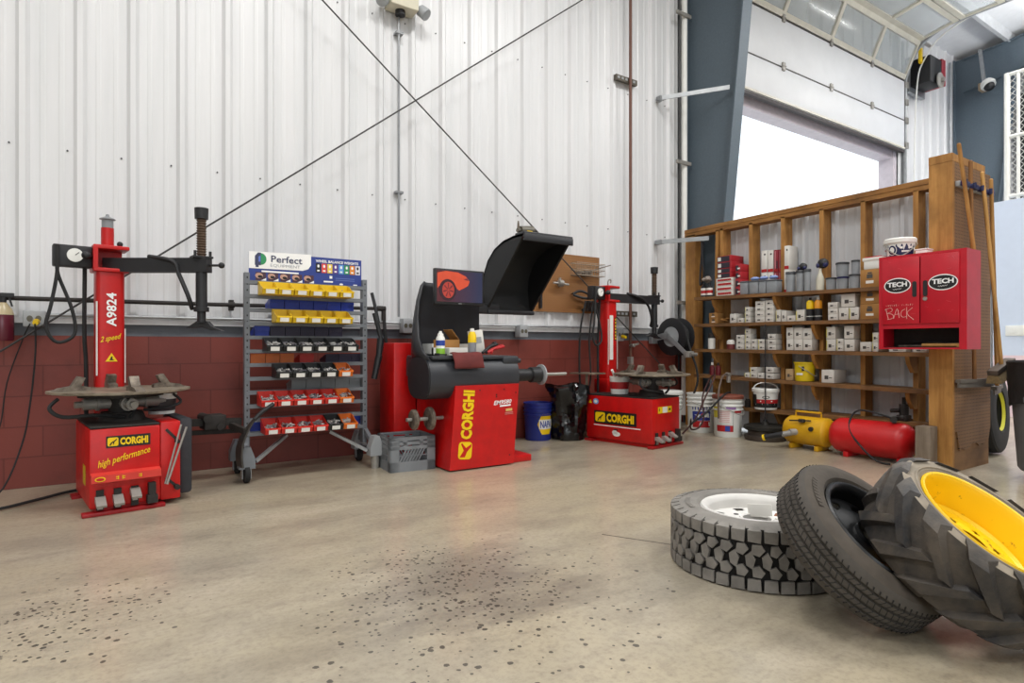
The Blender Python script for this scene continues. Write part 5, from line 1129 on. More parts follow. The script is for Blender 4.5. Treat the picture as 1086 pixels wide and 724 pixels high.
# top shelf
for i, y in enumerate((4.535, 4.455)):
    t = bottle('oil_bottle', ('first' if i == 0 else 'second') + ' black bottle with red and white label, left end of top shelf', y, 'A', [(0, 0.034), (0.11, 0.034), (0.135, 0.014), (0.16, 0.014)], BLACK, (('label', [(0.02, 0.0345), (0.1, 0.0345)], PAPER), ('red_band', [(0.04, 0.0352), (0.075, 0.0352)], INKR)), x=5.62, grp='black bottles on the top shelf')
z = stack('A', 'wr', 4.13, 4.355, [0.05, 0.05, 0.05, 0.042])
z = stack('A', 'rb', 4.15, 4.34, [0.052, 0.052, 0.068, 0.066], z0=z)
mb = MB(); rg = random.Random(2)
for q in range(10): mb.ball((rg.uniform(-.05, .05), rg.uniform(-.04, .04), rg.uniform(0.02, .07)), rg.uniform(0.02, 0.035), 8, 0, (1, 1.2, .8))
tag(mb.build('shop_rag', mat('rag_grey', '9a8f86', 0.9, var=0.3, bump=0.4), None, (5.625, 4.49, sz('A', 4.49) + 0.155)), 'crumpled grey rag lying on the black bottles of the top shelf', 'rag')
stack('A', 'rk', 3.93, 3.975 + 0.1, [0.07, 0.07, 0.065, 0.07, 0.06], x=5.725) if False else None
z = stack('A', 'rk', 4.03, 4.105, [0.085, 0.085, 0.08, 0.08])
TUBW = mat('tub_clear', '9ea3a8', 0.3, alpha=0.8, var=0.2); TUBF = mat('tub_fill', '6d7076', 0.6, var=0.3, scale=30); TLID = mat('tub_lid', '5a5d63', 0.4)
def tub(y0, y1, h, label, z=None, x=5.56, square=True, lid=TLID, kk='A', nm='storage_tub'):
    w = (y1 - y0) * 0.94; yc = (y0 + y1) / 2; d = min(0.10, w)
    t = thing(nm, label, 'container', (x + d / 2, yc, (sz(kk, yc) if z is None else z) + 0.0015), 0, 'clear tubs on the top shelf')
    if square:
        MB().box(-d / 2, d / 2, -w / 2, w / 2, 0, h * 0.88, b=0.006).build('tub_body', TUBW, t); MB().box(-d / 2 - 0.003, d / 2 + 0.003, -w / 2 - 0.003, w / 2 + 0.003, h * 0.88, h, b=0.004).build('lid', lid, t)
    else:
        MB().lathe((0, 0, 0), (0, 0, 1), [(0, w * 0.46), (h * 0.86, w * 0.5)], 22).build('tub_body', TUBW, t); MB().lathe((0, 0, h * 0.86), (0, 0, 1), [(0, w * 0.53), (h * 0.12, w * 0.53), (h * 0.14, w * 0.5)], 22).build('lid', lid, t)
    return t
for i, (a, b, h) in enumerate(((3.925, 4.02, 0.14), (3.80, 3.91, 0.14), (3.715, 3.795, 0.138), (3.59, 3.71, 0.135))):
    tub(a, b, h, 'low clear grey tub, %s in the row before the tall cartons' % ORD[i])
for i, (y, w_) in enumerate(((3.865, 0.05), (3.76, 0.06), (3.65, 0.06))):
    o = MB().ball((0, 0, 0.02), 0.035, 10, 0, (1, 1.3, 0.55)).ball((0.01, 0.03, 0.02), 0.025, 8, 0, (1, 1.2, 0.7)).build('blue_cloth', mat('cloth_blue', '8fa4d8', 0.8), None, (5.605, y, sz('A', y) + 0.143))
    tag(o, 'crumpled light blue cloth on the %s of the low clear tubs' % ['second', 'third', 'fourth'][i], 'cloth', 'blue cloths on the tubs')
for kind, a, b, hh in (('tw', 3.811, 3.883, 0.232), ('tw', 3.74, 3.809, 0.23), ('tr', 3.682, 3.738, 0.228), ('tr', 3.652, 3.680, 0.228)):
    stack('A', kind, a, b, [hh, hh], x=5.735)
stack('A', 'tw', 3.545, 3.60, [0.24, 0.24], x=5.70)
JL = mat('jar_lid', '3a3c40', 0.4)
for i, (a, b, h) in enumerate(((3.42, 3.515, 0.20), (3.323, 3.401, 0.205), (3.252, 3.318, 0.21))):
    tub(a, b, h, 'tall clear grey jar, %s of three left of the cream spray bottle' % ORD[i], square=False, lid=JL, nm='storage_jar')
for i, (y, z, r) in enumerate(((3.36, 0.208, 0.04), (3.16, 0.21, 0.052))):
    t = thing('respirator', ['smaller black respirator mask on the tall jars', 'larger black respirator mask above the cream spray bottle'][i], 'mask', (5.64, y, sz('A', y) + z))
    MB().ball((0, 0, r * 0.95), r, 14, 0, (0.8, 1.0, 0.95)).build('face_piece', BLACK, t)
    for sg_ in (-1, 1): MB().lathe((-r * 0.4, sg_ * r * 0.55, r * 0.6), (-0.6, sg_ * 0.8, -0.1), [(0, r * 0.4), (0.02, r * 0.42), (0.025, r * 0.2)], 14).build('filter', NAVY, t)
bottle('spray_bottle', 'cream spray bottle beside the tall clear jars', 3.165, 'A', [(0, 0.036), (0.10, 0.036), (0.13, 0.028), (0.175, 0.013), (0.205, 0.013)], mat('cream_plastic', 'c9c5b4', 0.4), x=5.60)
for i, (a, b, h) in enumerate(((3.02, 3.118, 0.112), (2.908, 3.011, 0.112), (2.807, 2.90, 0.128))):
    tub(a, b, h, 'short round clear tub, %s of three before the large brown carton' % ORD[i], square=False, x=5.57, lid=[JL, NAVY, JL][i], nm='round_tub')
tub(2.905, 3.02, 0.13, 'round clear tub stacked upon two short tubs', z=sz('A', 2.95) + 0.115, square=False, x=5.565, lid=JL, nm='round_tub')
tub(2.808, 2.88, 0.125, 'round clear tub stacked nearest the large brown cartons', z=sz('A', 2.83) + 0.131, square=False, x=5.58, lid=JL, nm='round_tub')
z = stack('A', 'cb', 2.63, 2.80, [0.16])
t = thing('white_tub', 'white tub with a red lid on the topmost brown carton', 'tub', (5.655, 2.69, z)); MB().box(-0.055, 0.055, -0.08, 0.08, 0, 0.085, b=0.012).build('tub_body', WHITE, t); MB().box(-0.06, 0.06, -0.088, 0.088, 0.075, 0.105, b=0.006).build('rim', PAPER, t); MB().box(-0.05, 0.05, -0.07, 0.07, 0.105, 0.115, b=0.003).build('lid', INKR, t)
# second shelf
stack('B', 'br', 4.33, 4.45, [0.058, 0.06])
mb = MB(); rg = random.Random(6)
for q in range(7): mb.bar((rg.uniform(-.03, .03), rg.uniform(-.05, .05), rg.uniform(0.01, .05)), (rg.uniform(-.03, .03), rg.uniform(-.05, .05), rg.uniform(0.01, .07)), 0.05, 0.006)
tag(mb.build('packing_paper', KRAFT, None, (5.61, 4.24, sz('B', 4.24) + 0.003)), 'crumpled brown packing paper on the second shelf', 'paper')
for a, b, hs in ((4.09, 4.174, [0.1]), (3.997, 4.078, [0.05]), (3.917, 3.985, [0.054] * 3), (3.75, 3.865, [0.054] * 4), (3.650, 3.744, [0.055] * 4), (3.572, 3.625, [0.12]), (3.51, 3.566, [0.11]), (3.415, 3.505, [0.056]), (3.318, 3.411, [0.11])):
    stack('B', 'w', a, b, hs)
for i, y in enumerate((3.275, 3.195)):
    bottle('sealer_bottle', ['yellow topped black bottle, left of the pair on second shelf', 'orange topped black bottle, right of the pair on second shelf'][i], y, 'B', [(0, 0.035), (0.115, 0.035)], BLACK, (('shoulder', [(0.115, 0.0352), (0.18, 0.0345), (0.198, 0.022)], [YEL, mat('sealer_orange', 'e79a1e', 0.4)][i]), ('cap', [(0.198, 0.014), (0.225, 0.012)], [BLACK, WHITE][i]), ('ring_mark', [(0.04, 0.0354), (0.045, 0.0354)], WHITE)), x=5.62)
stack('B', 'w', 2.995, 3.092, [0.055] * 3)
za = stack('B', 'w', 2.90, 2.99, [0.112]); stack('B', 'w', 2.857, 2.897, [0.112]) if False else None
stack('B', 'w', 2.807, 2.897, [0.112])
stack('B', 'w', 2.84, 2.97, [0.12], z0=za + 0.003)
stack('B', 'cb', 2.63, 2.80, [0.135, 0.13])
# third shelf
bottle('white_bottle', 'white bottle with a dark cap at the left end of third shelf', 4.43, 'C', [(0, 0.038), (0.12, 0.038), (0.125, 0.03)], PAPER, (('cap', [(0.12, 0.039), (0.175, 0.034)], DARK),), x=5.62)
bottle('paint_can', 'small dark red can with a white top on third shelf', 4.16, 'C', [(0, 0.042), (0.055, 0.042)], mat('can_maroon', '6a2a28', 0.5), (('can_top', [(0.055, 0.042), (0.09, 0.042), (0.105, 0.02)], PAPER),), x=5.60, cat='can')
for a, b, hs in ((3.997, 4.095, [0.051] * 3), (3.917, 3.985, [0.054] * 4), (3.84, 3.911, [0.054] * 2), (3.742, 3.827, [0.054] * 2), (3.62, 3.72, [0.053, 0.053, 0.057]), (3.434, 3.513, [0.112] * 2), (3.343, 3.43, [0.11] * 2), (3.243, 3.34, [0.108] * 2), (3.016, 3.109, [0.113] * 2), (2.944, 3.011, [0.056] * 2), (2.846, 2.939, [0.112, 0.118]), (2.70, 2.80, [0.084]), (2.64, 2.695, [0.083] * 2), (2.42, 2.56, [0.038]), (2.26, 2.37, [0.038])):
    stack('C', 'w', a, b, hs)
# fourth shelf
for i, y in enumerate((4.42, 4.34)):
    bottle('small_bottle', ['dark red bottle with a pale cap, left end of fourth shelf', 'dark red bottle with a black cap, left end of fourth shelf'][i], y, 'D', [(0, 0.028), (0.09, 0.028), (0.11, 0.012)], mat('bottle_maroon', '6e2228', 0.35), (('cap', [(0.11, 0.014), (0.14, 0.012)], [PAPER, BLACK][i]),), x=5.62)
for a, b, hs in ((3.93, 3.991, [0.05]), (3.842, 3.925, [0.054, 0.05]), (3.762, 3.835, [0.054]), (3.642, 3.743, [0.063] * 2)): stack('D', 'w', a, b, hs)
stack('D', 'tan', 3.436, 3.521, [0.112])
yb_ = pail('bucket', 'small yellow bucket standing on the fourth shelf', (5.645, 3.345, sz('D', 3.345) + 0.002), 0.185, 0.086, 0.094, mat('pail_yellow', 'e0c414', 0.45, var=0.15), rings=False)
wrap(yb_, 'label', [INK, PAPER], [(0, -6, 8, 0.10, 0.145), (1, -40, 0, 0.06, 0.08)], 0.0925, 200)
stack('D', 'w', 3.03, 3.155, [0.122])
# lowest shelf
rp = lambda z: 0.110 + 0.012 * z / 0.2
t = pail('bucket', 'white pail with black and red label on the lowest shelf', (5.585, 3.73, sz('E', 3.73) + 0.002), 0.20, 0.110, 0.122, DRYW, rings=False, hlift=0.07, rz=R(-60), lid=WHITE)
wrap(t, 'label', [INKR, INK], [(1, -80, 80, 0.022, 0.066), (0, -80, 80, 0.066, 0.105), (1, -82, -42, 0.06, 0.155)], rp, 270)
wrap_poly(t, 'oval_mark', [INK, PAPER], [(0, oval(5, 0.128, 17, 0.014)), (1, oval(5, 0.128, 13, 0.008)), (1, [(-22, 0.08), (-22, 0.092), (35, 0.094), (35, 0.082)])], rp, 270)
bottle('dark_jar', 'small dark jar left of the white pail', 3.965, 'E', [(0, 0.03), (0.07, 0.03), (0.075, 0.024), (0.09, 0.024)], DARK, x=5.62)
t = thing('pump_motor', 'dark grimy pump standing at the near end of the lowest shelf', 'motor', (5.63, 2.45, sz('E', 2.45) + 0.001))
MB().box(-0.05, 0.05, -0.04, 0.04, 0, 0.05, b=0.006).cyl((0, 0, 0.05), (0, 0, 0.14), 0.035, n=14).cyl((0, 0, 0.14), (0, 0, 0.2), 0.015, n=10).build('housing', DARK, t); MB().cyl((-0.03, 0.02, 0.09), (-0.03, 0.09, 0.08), 0.018, n=10).build('port', DARK, t)
t = thing('hanging_sling', 'black strap hanging in the first bay of the shelving', 'strap', (5.66, 4.60, 1.75))
MB().tube([(0, -0.0, 0.44), (-0.005, -0.01, 0.25), (0.0, -0.03, 0.0), (0.0, 0.02, -0.1), (0.02, 0.03, 0.1), (0.02, 0.0, 0.4)], 0.012, 6).build('strap_loop', BLACK, t)

# ------------------------------------------------------------ tanks on the floor
t = thing('air_tank', 'red portable air tank on the floor beside the yellow tank', 'tank', (5.27, 2.505, 0))
MB().lathe((0, 0.36, 0.172), (0, -1, 0), [(0, 0.02), (0.005, 0.07), (0.025, 0.115), (0.06, 0.142), (0.09, 0.148), (0.56, 0.148), (0.59, 0.142), (0.625, 0.115), (0.645, 0.07), (0.65, 0.02)], 32).build('tank_shell', SEAL, t)
for y in (0.2, -0.22): MB().box(-0.10, 0.10, y - 0.02, y + 0.02, 0.0, 0.045, b=0.004).build('foot', SEAL, t)
MB().cyl((-0.02, -0.15, 0.315), (-0.02, -0.15, 0.36), 0.014, n=10).box(-0.05, 0.02, -0.17, -0.13, 0.335, 0.37, b=0.005).cyl((-0.06, -0.16, 0.35), (-0.075, -0.17, 0.35), 0.025, n=14).ball((0.0, -0.2, 0.365), 0.02, 8).build('manifold', DARK, t)
MB().tube([(-0.02, -0.12, 0.36), (-0.02, 0.1, 0.40), (-0.03, 0.18, 0.345), (-0.125, 0.15, 0.24), (-0.155, 0.05, 0.12), (-0.17, -0.08, 0.02), (-0.2, -0.2, 0.012)], 0.008, 8).build('air_hose', RUB, t)
t = thing('bead_blaster', 'yellow air tank with a black nozzle barrel lying on the floor', 'tank', (5.30, 3.105, 0))
MB().lathe((0, 0.22, 0.165), (0, -1, 0), [(0, 0.02), (0.006, 0.07), (0.03, 0.11), (0.06, 0.13), (0.40, 0.13), (0.425, 0.11), (0.44, 0.07), (0.445, 0.02)], 30).build('tank_shell', mat('tank_yellow', 'd9a514', 0.45, var=0.2, scale=6), t)
for y in (0.12, -0.12): MB().box(-0.09, 0.09, y - 0.018, y + 0.018, 0.0, 0.045, b=0.004).build('foot', mat('tank_yellow', 'd9a514', 0.45), t)
MB().tube([(0, 0.12, 0.29), (0, 0.12, 0.335), (0, -0.12, 0.335), (0, -0.12, 0.29)], 0.01, 8, k=1).build('carry_handle', mat('tank_yellow', 'd9a514', 0.45), t)
MB().cyl((-0.10, 0.04, 0.16), (-0.17, 0.08, 0.155), 0.03, n=12).cyl((-0.16, 0.07, 0.15), (-0.19, 0.14, 0.13), 0.025, n=12).build('ball_valve', STEEL, t)
MB().cyl((-0.185, 0.13, 0.135), (-0.25, 0.30, 0.085), 0.026, 0.024, n=14).build('nozzle_barrel', BLACK, t); MB().cyl((-0.243, 0.28, 0.09), (-0.25, 0.298, 0.085), 0.0285, n=14).build('yellow_ring', YEL, t)
MB().box(-0.135, -0.1, -0.03, 0.02, 0.25, 0.28, b=0.004).cyl((-0.12, -0.1, 0.2), (-0.145, -0.1, 0.2), 0.02, n=10).bar((-0.14, 0.1, 0.26), (-0.1, -0.08, 0.27), 0.012, 0.012).build('trigger_valve', DARK, t)

# ------------------------------------------------------------ end panel of the storage wall
t = thing('pegboard_partition', 'lumber framed end panel covered with brown pegboard', 'panel', (5.14, 1.91, 0))
MB().box(0, 0.035, 0.0, 0.155, 0, 2.30).build('post_board', LUM, t); MB().box(0.0, 0.6, 0.002, 0.155, 2.305, 2.36).box(-0.001, 0.036, 0.0, 0.156, 2.302, 2.362).build('cap_board', LUM, t)
MB().box(0.04, 0.70, 0.012, 0.05, 0, 2.28).box(0.62, 0.70, 0.05, 0.15, 0, 2.28).build('backing_boards', PLY, t)
PG = pegmat('pegboard_end', '8a6644', '755333', 0.0254, 0)
rg = random.Random(4); P = [(0.036, 2.30), (0.036, 0.30)]; q = 0.036
for i in range(14): q += 0.045; P.append((min(q, 0.69), 0.17 + (0.14 if i < 1 else 0.05 if i > 11 else 0) + rg.uniform(-0.02, 0.03)))
P += [(0.70, 0.30), (0.70, 2.30)]
MB().prism(P, (0, 0.0, 0), X3, Z3, (0, 0.010, 0)).build('pegboard', PG, t)
t = thing('timber_block', 'weathered grey timber block standing against the end panel', 'block', (5.0, 2.0, 0), R(0))
MB().box(0, 0.125, 0, 0.10, 0, 0.34, b=0.004).build('block_body', LUMO, t)
# red wall cabinet with open lower shelf
t = thing('wall_cabinet', 'red steel wall cabinet with two doors and oval badges', 'cabinet', (4.90, 2.02, 0.915))
cw = 0.285; H_ = 0.70; ob = 0.165
mb = MB(); mb.box(0, 0.235, -cw, -cw + 0.012, 0, H_); mb.box(0, 0.235, cw - 0.012, cw, 0, H_); mb.box(0.001, 0.2345, -cw + 0.012, cw - 0.012, H_ - 0.012, H_ - 0.0005); mb.box(0.001, 0.234, -cw + 0.012, cw - 0.012, 0.0005, 0.012); mb.box(0.001, 0.222, -cw + 0.012, cw - 0.012, ob, ob + 0.012); mb.box(0.222, 0.2345, -cw + 0.012, cw - 0.012, 0.012, H_ - 0.012)
mb.box(-0.003, 0.010, -cw - 0.001, -cw + 0.045, -0.001, H_ + 0.001); mb.box(-0.003, 0.010, cw - 0.03, cw + 0.001, -0.001, H_ + 0.001); mb.box(-0.002, 0.009, -cw + 0.044, cw - 0.029, ob - 0.013, ob + 0.03); mb.box(-0.002, 0.009, -cw + 0.044, cw - 0.029, H_ - 0.03, H_ + 0.0005)
cabm = mb.build('cabinet_body', PINKRED, t); MB().box(0.205, 0.2215, -cw + 0.0125, cw - 0.0125, 0.0125, ob - 0.0005).box(0.012, 0.205, -cw + 0.0125, cw - 0.0125, 0.0122, 0.016).build('painted_shade', DARK, t); u = Vector((0, -1, 0))  # dark sheets on back and floor stand in for the shade inside
for s in (1, -1):
    a, b = (0.003, cw - 0.026) if s > 0 else (-cw + 0.04, -0.003)
    d = MB().box(-0.014, -0.002, a, b, ob + 0.022, H_ - 0.022, b=0.003).build('door', PINKRED, t)
    mb = MB(); hy = 0.035 * s; mb.prism(rounded(0.028, 0.115, 0.012), (-0.014, hy, 0.44), u, Z3, (-0.004, 0, 0)); mb.build('recessed_handle', BLACK, d)
    cy = (a + b) / 2 + 0.01 * s
    mb = MB(); o = Vector((-0.0145, cy + (0.01 if s > 0 else -0.012), 0.475)); mb.disc(o, u, Z3, 0.092, 0.057, 1, 0.001, 32); mb.disc(o + Vector((-0.001, 0, 0)), u, Z3, 0.085, 0.050, 0, 0.001, 32); mb.text('TECH', o + Vector((-0.002, 0, 0.008)), u, Z3, 0.135, 0.036, 1, 0.04); mb.tube([o + Vector((-0.002, 0.03 - 0.0045 * q, -0.029 + 0.004 * math.sin(q * 2.1) + 0.0004 * q)) for q in range(14)], 0.0012, 4, 1, 2)
    mb.build('oval_badge', [INK, INKW], d)
    if s > 0:
        CH = mat('chalk_scrawl', 'd8a8a0', 0.8, var=0.1); mb = MB()
        ST = [[(0.0, 0.95), (0.1, 0.0)], [(-0.04, 0.85), (0.2, 1.0), (0.24, 0.72), (0.06, 0.52)], [(0.06, 0.52), (0.26, 0.42), (0.28, 0.1), (0.06, -0.02)], [(0.30, 0.05), (0.44, 0.92), (0.52, 0.1)], [(0.34, 0.4), (0.52, 0.45)], [(0.74, 0.85), (0.62, 0.7), (0.58, 0.35), (0.66, 0.15), (0.78, 0.2)], [(0.80, 1.0), (0.80, 0.0)], [(1.02, 0.95), (0.81, 0.48), (1.06, -0.1)]]
        for s_ in ST: mb.tube([(-0.0148, cy + 0.09 - 0.18 * x_, 0.225 + 0.085 * z_) for x_, z_ in s_], 0.0022, 4, 0, 3)
        rg = random.Random(31); y_ = cy + 0.085
        for q in range(13):
            if q == 7: y_ -= 0.014
            mb.bar((-0.0147, y_, 0.322), (-0.0147, y_ - rg.uniform(-0.004, 0.004), 0.322 + rg.uniform(0.008, 0.014)), 0.003, 0.0008)
            if q % 2: mb.bar((-0.0147, y_ + 0.004, 0.326 + rg.uniform(0, 0.006)), (-0.0147, y_ - 0.007, 0.326 + rg.uniform(0, 0.006)), 0.003, 0.0008)
            y_ -= 0.0135
        mb.build('chalk_scrawl', CH, d)
    else: MB().cyl((-0.014, -0.035, 0.365), (-0.022, -0.035, 0.365), 0.014, n=14).build('lock', STEEL, d)
    mb = MB(); rg = random.Random(9 + s)
    for q in range(7):
        y = rg.uniform(a + 0.03, b - 0.03); z = rg.choice((rg.uniform(0.56, 0.66), rg.uniform(0.22, 0.36))); mb.bar((-0.0143, y, z), (-0.0143, y - rg.uniform(0.01, 0.035), z - rg.uniform(-0.005, 0.025)), 0.003, 0.0008)
    mb.build('scratches', mat('scratch_pale', 'd66a70', 0.6), d)
for i, (a, b, r, m, lab) in enumerate((((-0.2 + 0.02, 0.0), (0.2, 0.02), 0.008, DIRTY, 'long grey tire iron on the open shelf of the red cabinet'), ((-0.16, 0.05), (0.12, -0.02), 0.007, BLACK, 'dark pry bar on the open shelf of the red cabinet'), ((0.0, -0.03), (-0.22, -0.05), 0.013, HANDLE, 'wooden hammer handle lying at the front edge of the red cabinet shelf'))):
    z = 0.915 + 0.0165 + r + (0.018 if i == 1 else 0.0)
    xx = [5.02, 5.06, 4.925][i]
    tag(MB().cyl((0, a[0], 0), (0, b[0], 0.02 if i == 1 else 0.0), r, n=10).box(-0.015, 0.015, min(a[0], b[0]) - 0.04, min(a[0], b[0]), -r, r).build('hand_tool' if i < 2 else 'hammer', m, None, (xx, 2.02, z)), lab, 'tool')
rp2 = lambda z: 0.088 + 0.01 * z / 0.13
t = pail('bucket', 'small white bucket with navy label on top of the red cabinet', (5.03, 2.215, 1.617), 0.125, 0.088, 0.098, DRYW, lid=WHITE, rings=False, rz=R(-65))
wrap(t, 'label', [NAVY, PAPER], [(0, -85, 75, 0.004, 0.09), (1, -62, -40, 0.01, 0.07)], rp2, 195 + 65)
wrap_poly(t, 'print', [NAVY, PAPER, INKR], [(1, oval(-24, 0.05, 20, 0.04)), (0, oval(-24, 0.05, 17, 0.034)), (1, oval(-24, 0.05, 10, 0.022)), (1, [(8, 0.056), (8, 0.072), (55, 0.074), (55, 0.058)]), (1, [(14, 0.03), (14, 0.042), (50, 0.044), (50, 0.032)]), (2, [(-70, 0.05), (-70, 0.06), (-58, 0.06), (-58, 0.05)])], rp2, 195 + 65)
tag(MB().box(-0.05, 0.05, -0.04, 0.04, 0, 0.035, b=0.006).box(-0.054, 0.054, -0.044, 0.044, 0.035, 0.045, b=0.003).build('white_box', WHITE, None, (5.05, 2.06, 1.617)), 'flat white lidded box on the red cabinet beside the post', 'box')
# tool rack and brooms
t = thing('broom_rack', 'dark blue broom gripper rack screwed to the pegboard', 'rack', (5.2, 1.88, 2.135))
MB().box(-0.02, 0.56, 0.0, 0.028, -0.02, 0.02, b=0.003).build('rail', LGREY, t)
for x in (0.04, 0.20, 0.34, 0.50): MB().box(x - 0.055, x + 0.055, -0.03, 0.0, -0.02, 0.02, b=0.008).cyl((x - 0.05, -0.035, -0.02), (x - 0.05, -0.035, 0.02), 0.012, n=8).build('gripper', NAVY, t)
def broom(label, top, bot, m, head, hz=0.0):
    t = thing('broom', label, 'broom', (0, 0, 0), 0, 'long handled tools on the pegboard')
    top = Vector(top); bot = Vector(bot)
    MB().cyl(bot, top, 0.014, n=10).ball(top, 0.0145, 8).build('handle', m, t)
    d = (bot - top).normalized()
    if head == 'push':
        mb = MB(Matrix.Translation(bot) @ Matrix.Rotation(hz, 4, 'Z') @ Matrix.Rotation(R(-18), 4, 'Y')); mb.box(-0.15, 0.15, -0.035, 0.035, -0.015, 0.025, b=0.006); hd = mb.build('head_block', mat('head_grey', '5d5148', 0.7), t)
        mb = MB(Matrix.Translation(bot) @ Matrix.Rotation(hz, 4, 'Z') @ Matrix.Rotation(R(-18), 4, 'Y')); mb.prism([(-0.032, -0.015), (0.032, -0.015), (0.05, -0.075), (-0.05, -0.075)], (-0.15, 0, 0), Y3, Z3, (0.30, 0, 0)); mb.build('bristles', mat('bristle_tan', '9a8562', 0.9, var=0.3, scale=60), t)
    elif head == 'squeegee':
        mb = MB(Matrix.Translation(bot) @ Matrix.Rotation(hz, 4, 'Z')); mb.box(-0.2, 0.2, -0.018, 0.018, -0.012, 0.012); mb.box(-0.2, 0.2, -0.006, 0.004, -0.05, -0.012); mb.build('blade', mat('squeegee_grey', '6b655e', 0.6), t)
    return t
broom('leaning wooden broom handle, crossing left in front of the gripper rack', (5.085, 1.85, 2.39), (5.28, 1.80, 1.42), LUM, '')
broom('thin wooden handled squeegee behind the leaning broom handle', (5.36, 1.875, 2.32), (5.36, 1.85, 0.68), wood('handle_dark', '9a6a36', '6e4822', 'Z'), 'squeegee', R(-10))
broom('pale wooden handled push broom with tan bristles', (5.50, 1.85, 2.25), (5.50, 1.73, 0.78), wood('handle_pale', 'cfa05c', 'a87a3e', 'Z'), 'push', R(-4))
broom('wooden handled squeegee at the right edge of the pegboard', (5.70, 1.86, 2.23), (5.70, 1.82, 0.62), HANDLE, 'squeegee', R(12))

# ------------------------------------------------------------ tires
def frame_of(n, spin=0.0):
    return Vector((0, 0, 1)).rotation_difference(Vector(n).normalized())
TSIDE = mat('sidewall_grey', '4a4643', 0.8, var=0.3, scale=8, bump=0.15)
def tire_thing(name, label, C, n, z=True):
    t = thing(name, label, 'tire', C); t.rotation_mode = 'QUATERNION'; t.rotation_quaternion = frame_of(n); return t
def carcass(mb, Rr, w, rim, shoulder, crown=0.006, bulge=0.012, n=72, mt=0, ms=1, grooves=()):
    """outer tread band (mt) then both sidewalls (ms) down to the bead; axis z"""
    hw = w / 2; pf = [(-hw, shoulder)]
    zs = []
    q = -hw + 0.012
    pts = [(-hw + 0.012, Rr - crown)]
    for g in grooves: pts += [(g - 0.006, Rr), (g - 0.0045, Rr - 0.009), (g + 0.0045, Rr - 0.009), (g + 0.006, Rr)]
    pts.append((hw - 0.012, Rr - crown)); pf += pts; pf.append((hw, shoulder))
    mb.lathe((0, 0, 0), (0, 0, 1), pf, n, mt, False, False)
    for s in (-1, 1):
        sw = [(s * hw, shoulder), (s * (hw + bulge * 0.6), shoulder * 0.62 + rim * 0.38 + 0.02), (s * (hw + bulge), (shoulder + rim) / 2), (s * (hw + bulge * 0.7), rim + (shoulder - rim) * 0.22), (s * (hw + bulge * 0.75), rim + 0.018), (s * (hw - 0.004), rim + 0.004), (s * (hw - 0.02), rim)]
        mb.lathe((0, 0, 0), (0, 0, 1), sw, n, ms, False, False)
    mb.lathe((0, 0, 0), (0, 0, 1), [(-hw + 0.02, rim), (hw - 0.02, rim)], n, ms, False, False)
def letters(mb, r, z, mi, n=3):
    for k_ in range(n):
        for i in range(9):
            a = 2 * math.pi * k_ / n + i * 0.07; c = Vector((math.cos(a), math.sin(a), 0)); v_ = Vector((-c.y, c.x, 0)); o = c * r + Vector((0, 0, z))
            mb.prism([(-0.007, -0.01), (0.007, -0.01), (0.007, 0.01), (-0.007, 0.01)], o, v_, c, (0, 0, 0.0015), mi)
# truck tire lying flat, white steel wheel
TR = mat('tread_dusty', '88847e', 0.85, var=0.35, scale=12, bump=0.2); TG = mat('tread_groove', '262524', 0.9)
t = tire_thing('truck_tire', 'chunky off-road tire with white wheel lying flat on concrete', (2.322, 1.592, 0.12), (0, 0, 1))
mb = MB(); Rr = 0.362; hw = 0.115
carcass(mb, Rr - 0.012, 2 * hw, 0.232, 0.338, mt=1, ms=2, crown=0.01)
rg = random.Random(12); N = 38
for i in range(N):
    a0 = 2 * math.pi * i / N; da = 2 * math.pi / N
    def blk(pl, top=Rr, base=Rr - 0.014):
        vs = []
        for rr_ in (base, top):
            for (q, z) in pl: vs.append((rr_ * math.cos(a0 + q * da), rr_ * math.sin(a0 + q * da), z))
        m_ = len(pl); mb.add(vs, [list(range(m_))[::-1], list(range(m_, 2 * m_))] + [(j, (j + 1) % m_, m_ + (j + 1) % m_, m_ + j) for j in range(m_)], 0)
    for s in (-1, 1):
        blk([(0.08, s * 0.072), (0.86, s * 0.068), (0.9, s * 0.112), (0.06, s * 0.115)])
        vs = [((Rr - 0.002) * math.cos(a0 + q * da), (Rr - 0.002) * math.sin(a0 + q * da), s * 0.114) for q in (0.08, 0.88)] + [(0.325 * math.cos(a0 + q * da), 0.325 * math.sin(a0 + q * da), s * 0.123) for q in ((0.88, 0.08) if i % 2 else (0.75, 0.2))]
        vs += [(x * 0.985, y * 0.985, z - s * 0.012) for x, y, z in vs]
        mb.add(vs, [(0, 1, 2, 3), (7, 6, 5, 4), (0, 4, 5, 1), (1, 5, 6, 2), (2, 6, 7, 3), (3, 7, 4, 0)], 0)
        j_ = rg.uniform(-0.08, 0.08)
        blk([(0.35 + j_, s * 0.026), (0.78, s * 0.018), (1.12, s * 0.042), (0.9, s * 0.062), (0.42 + j_, s * 0.06)])
    blk([(0.0, -0.02), (0.38, -0.032), (0.55, 0.006), (0.3, 0.034), (-0.08, 0.016)])
letters(mb, 0.29, 0.1275, 2)
mb.build('tire_rubber', [TR, TG, mat('sidewall_dusty', '8a8680', 0.85, var=0.3, scale=6, bump=0.15)], t, ang=25)
WW = mat('wheel_white', 'dedcd8', 0.45, var=0.08)
